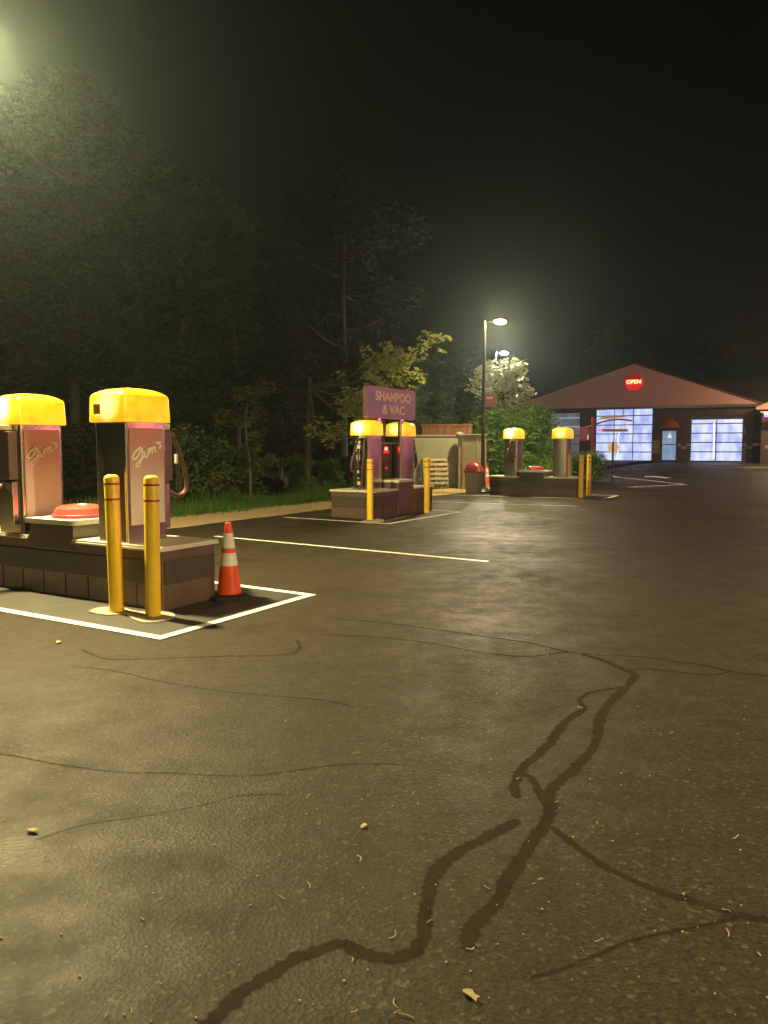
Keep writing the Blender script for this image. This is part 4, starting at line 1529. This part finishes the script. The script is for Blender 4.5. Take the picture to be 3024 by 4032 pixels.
YB = 22.4
def bt(px, py, dy=0): return at(px, py, YB + dy)
b0 = ab(-13.2, 18.0)
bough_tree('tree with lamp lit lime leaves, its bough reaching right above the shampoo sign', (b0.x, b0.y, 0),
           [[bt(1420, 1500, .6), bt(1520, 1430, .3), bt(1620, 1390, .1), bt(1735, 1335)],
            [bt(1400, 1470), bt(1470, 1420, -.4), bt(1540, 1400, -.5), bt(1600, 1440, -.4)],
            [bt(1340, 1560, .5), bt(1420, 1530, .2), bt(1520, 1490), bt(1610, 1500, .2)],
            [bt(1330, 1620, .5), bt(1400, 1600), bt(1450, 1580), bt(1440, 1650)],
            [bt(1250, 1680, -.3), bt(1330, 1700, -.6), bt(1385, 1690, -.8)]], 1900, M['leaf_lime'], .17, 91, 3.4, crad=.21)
# bright leaved tree at the second lamp
YT = 31.6
p = at(1975, 1757, YT)
def tt(px, py, dy=0): return at(px, py, YT + dy)
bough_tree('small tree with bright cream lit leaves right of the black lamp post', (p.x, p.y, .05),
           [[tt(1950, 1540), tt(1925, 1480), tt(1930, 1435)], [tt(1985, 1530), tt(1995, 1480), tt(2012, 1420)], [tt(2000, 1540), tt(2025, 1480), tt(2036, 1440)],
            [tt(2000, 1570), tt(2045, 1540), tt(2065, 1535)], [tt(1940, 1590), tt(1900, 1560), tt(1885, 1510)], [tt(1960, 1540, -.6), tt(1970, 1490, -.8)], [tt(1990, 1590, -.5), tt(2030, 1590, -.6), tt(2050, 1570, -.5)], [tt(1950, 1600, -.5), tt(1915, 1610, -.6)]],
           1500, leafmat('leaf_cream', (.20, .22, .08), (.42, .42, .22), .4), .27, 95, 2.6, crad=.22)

# clipped evergreen mound and low shrubs behind the far island
p = at(2010, 1757, 29.6)
shrub('large rounded evergreen mound behind the farthest vacuum island', (p.x - .05, p.y, zg(p.x, p.y)), 4.3, 3.05, 26000, M['leaf_ever'], .15, 501, name='evergreen_shrub', nclump=90, d=3.2)
p = at(2165, 1757, 29.0)
shrub('lower right shoulder of evergreen growth behind the right hand far vacuum machine', (p.x, p.y, zg(p.x, p.y)), 1.9, 1.75, 6000, M['leaf_ever'], .13, 502, name='evergreen_shrub', nclump=30)
p = gp(2320, 1902)
shrub('low dull evergreen shrub behind the distant pair of bollards', p, 1.35, 1.30, 4500, M['leaf_ever'], .10, 503, name='evergreen_shrub', nclump=26)
p = gp(2120, 1925)
shrub('dark low shrub between the two machines of the farthest island', (p.x, p.y + .8, p.z), 2.2, 1.25, 4500, M['leaf_ever'], .11, 504, name='evergreen_shrub', nclump=26)
p = at(1880, 1757, 30.8)
shrub('tall loose bush left of the black lamp post behind the board fence', (p.x - .2, p.y, .05), 2.0, 3.4, 5000, M['leaf_mid'], .15, 505, name='shrub', nclump=30)
p = at(2055, 1757, 40)
shrub('brown green bush against the left end of the gable', (p.x, p.y, .2), 1.3, 3.9, 3000, M['leaf_rust'], .15, 506, name='shrub', nclump=24)
# dark trees behind the enclosure and behind the building
for i, (px, Y, s, k, lab) in enumerate(((1690, 36, .62, 4, 'dark low tree behind the left of the board fence'), (1780, 40, .72, 1, 'dark slim tree behind the board fence'), (1870, 44, .75, 0, 'dark tree behind the tall black lamp post'), (1960, 48, .70, 4, 'dark tree beyond the bright leaved tree'),
                                        (2400, 78, 1.35, 2, 'dark tree behind the left roof slope'), (2560, 80, 1.45, 0, 'dark tree behind the gable peak'), (2700, 82, 1.35, 2, 'dark tree behind the right roof slope'))):
    q = at(px, 1757, Y)
    if protos[k][4] is None: continue
    o = copy_tree(protos[k][4]); o.location = (q.x, q.y, .1); o.scale = (s * 1.1, s * 1.1, s); o['label'] = lab; o['group'] = 'dark trees beyond the lot'
    o.rotation_euler = (0, 0, i * 1.3)

# ------------------------------------------------------------------ litter on the asphalt
def leaf_thing(px, py, s, lab, m):
    p = gp(px, py)
    bm = bmesh.new()
    n = 10
    pts = []
    r = random.Random(int(px))
    for i in range(n):
        a = 2 * math.pi * i / n
        q = s * (1 if i % 2 else .85) * r.uniform(.55, 1.05) * (.6 + .4 * abs(math.cos(a)))
        pts.append((q * math.cos(a) * 1.3, q * math.sin(a) * .8, .006 + .35 * s * abs(math.sin(a * 1.5 + px)) * .6))
    loops(bm, [pts, [(x * .98, y * .98, z + .0025) for x, y, z in pts]])
    o = build('fallen_leaf', bm, m, None, False, (p.x, p.y, p.z), r.uniform(0, 6))
    return tag(o, lab, 'leaf', 'fallen leaves')


leaf_thing(130, 3278, .026, 'pale curled leaf on the bare asphalt at the left', M['leaf_litter'])
leaf_thing(1855, 3930, .026, 'brown crumpled leaf at the bottom edge between the tar lines', M['twig'])
leaf_thing(1430, 3260, .018, 'small pale leaf left of the tar line junction', M['leaf_litter'])
leaf_thing(230, 2532, .034, 'pale scrap lying just in front of the white corner line', M['leaf_litter'])


def litter():
    r = random.Random(9)
    bm = bmesh.new()
    spots = [(1388, 3788), (1395, 3990), (1550, 3960), (1852, 3745), (2690, 3525), (2860, 3590), (2360, 3710), (2870, 3680), (2990, 3765), (2100, 3485), (2640, 2890), (2350, 3245), (1915, 3500), (1555, 3690), (2900, 3300), (2460, 2700), (1210, 3140), (840, 3330), (560, 3625), (1110, 3540), (1220, 3490), (1400, 2970), (940, 3190), (2040, 3070), (2280, 2790), (1560, 3990), (1600, 4005), (420, 4000), (520, 3985)]
    for i in range(8):
        spots.append((r.uniform(60, 3000), r.uniform(3000, 4030)))
    for px, py in spots:
        p = gp(px, py)
        a = r.uniform(0, 6.28); L = r.uniform(.012, .045); b = r.uniform(-1, 1)
        pts = []
        for k in range(4):
            t = k / 3 - .5
            pts.append(p + Vector((math.cos(a) * t * L - math.sin(a) * b * t * t * L, math.sin(a) * t * L + math.cos(a) * b * t * t * L, .0045 + .004 * r.random())))
        tube(bm, pts, r.uniform(.0009, .0022), 5, 2)
    for _ in range(150):
        p = gp(r.uniform(0, 3024), r.uniform(2500, 4030) )
        s = r.uniform(.001, .0035)
        bx(bm, p.x - s, p.x + s, p.y - s * .7, p.y + s * .7, .002, .003 + s)
    return build('leaf_litter', bm, M['twig'])


tag(litter(), 'scattered catkins and grit on the asphalt', kind='stuff')

# ------------------------------------------------------------------ haze, sky, render settings
bm = bmesh.new()
bx(bm, -60, 75, -30, 110, -3, 24)
bmesh.ops.recalc_face_normals(bm, faces=bm.faces)
me = bpy.data.meshes.new('haze'); bm.to_mesh(me); bm.free()
hm = bpy.data.materials.new('haze_air'); hm.use_nodes = True
nt = hm.node_tree
for n_ in list(nt.nodes): nt.nodes.remove(n_)
o_ = nt.nodes.new('ShaderNodeOutputMaterial'); pv = nt.nodes.new('ShaderNodeVolumePrincipled')
pv.inputs['Color'].default_value = (.74, .95, 1, 1)
pv.inputs['Density'].default_value = .0011  # thin mist added to give the lamps a glare-like glow
pv.inputs['Anisotropy'].default_value = .8
nt.links.new(pv.outputs[0], o_.inputs['Volume'])
me.materials.append(hm)
hz = bpy.data.objects.new('haze', me); COL.objects.link(hz)
tag(hz, 'thin mist added for the glow around the lamps', kind='stuff')

w = bpy.data.worlds.new('World'); scene.world = w; w.use_nodes = True
nt = w.node_tree
bg = nt.nodes['Background']
sky = nt.nodes.new('ShaderNodeTexSky'); sky.sky_type = 'NISHITA'; sky.sun_disc = False
sky.sun_elevation = R(-6); sky.sun_rotation = R(120)
mixn = nt.nodes.new('ShaderNodeMixRGB'); mixn.blend_type = 'ADD'; mixn.inputs[0].default_value = 1
mixn.inputs[2].default_value = (.022, .021, .021, 1)
nt.links.new(sky.outputs[0], mixn.inputs[1])
nt.links.new(mixn.outputs[0], bg.inputs['Color'])
bg.inputs['Strength'].default_value = .06

scene.view_settings.view_transform = 'Standard'
scene.view_settings.look = 'None'
scene.view_settings.exposure = 0
scene.view_settings.gamma = 1
try:
    scene.cycles.use_denoising = True
    scene.cycles.denoiser = 'OPENIMAGEDENOISE'
    scene.cycles.max_bounces = 6
    scene.cycles.volume_bounces = 0
    scene.cycles.sample_clamp_indirect = 4
    scene.cycles.use_light_tree = True
except Exception:
    pass
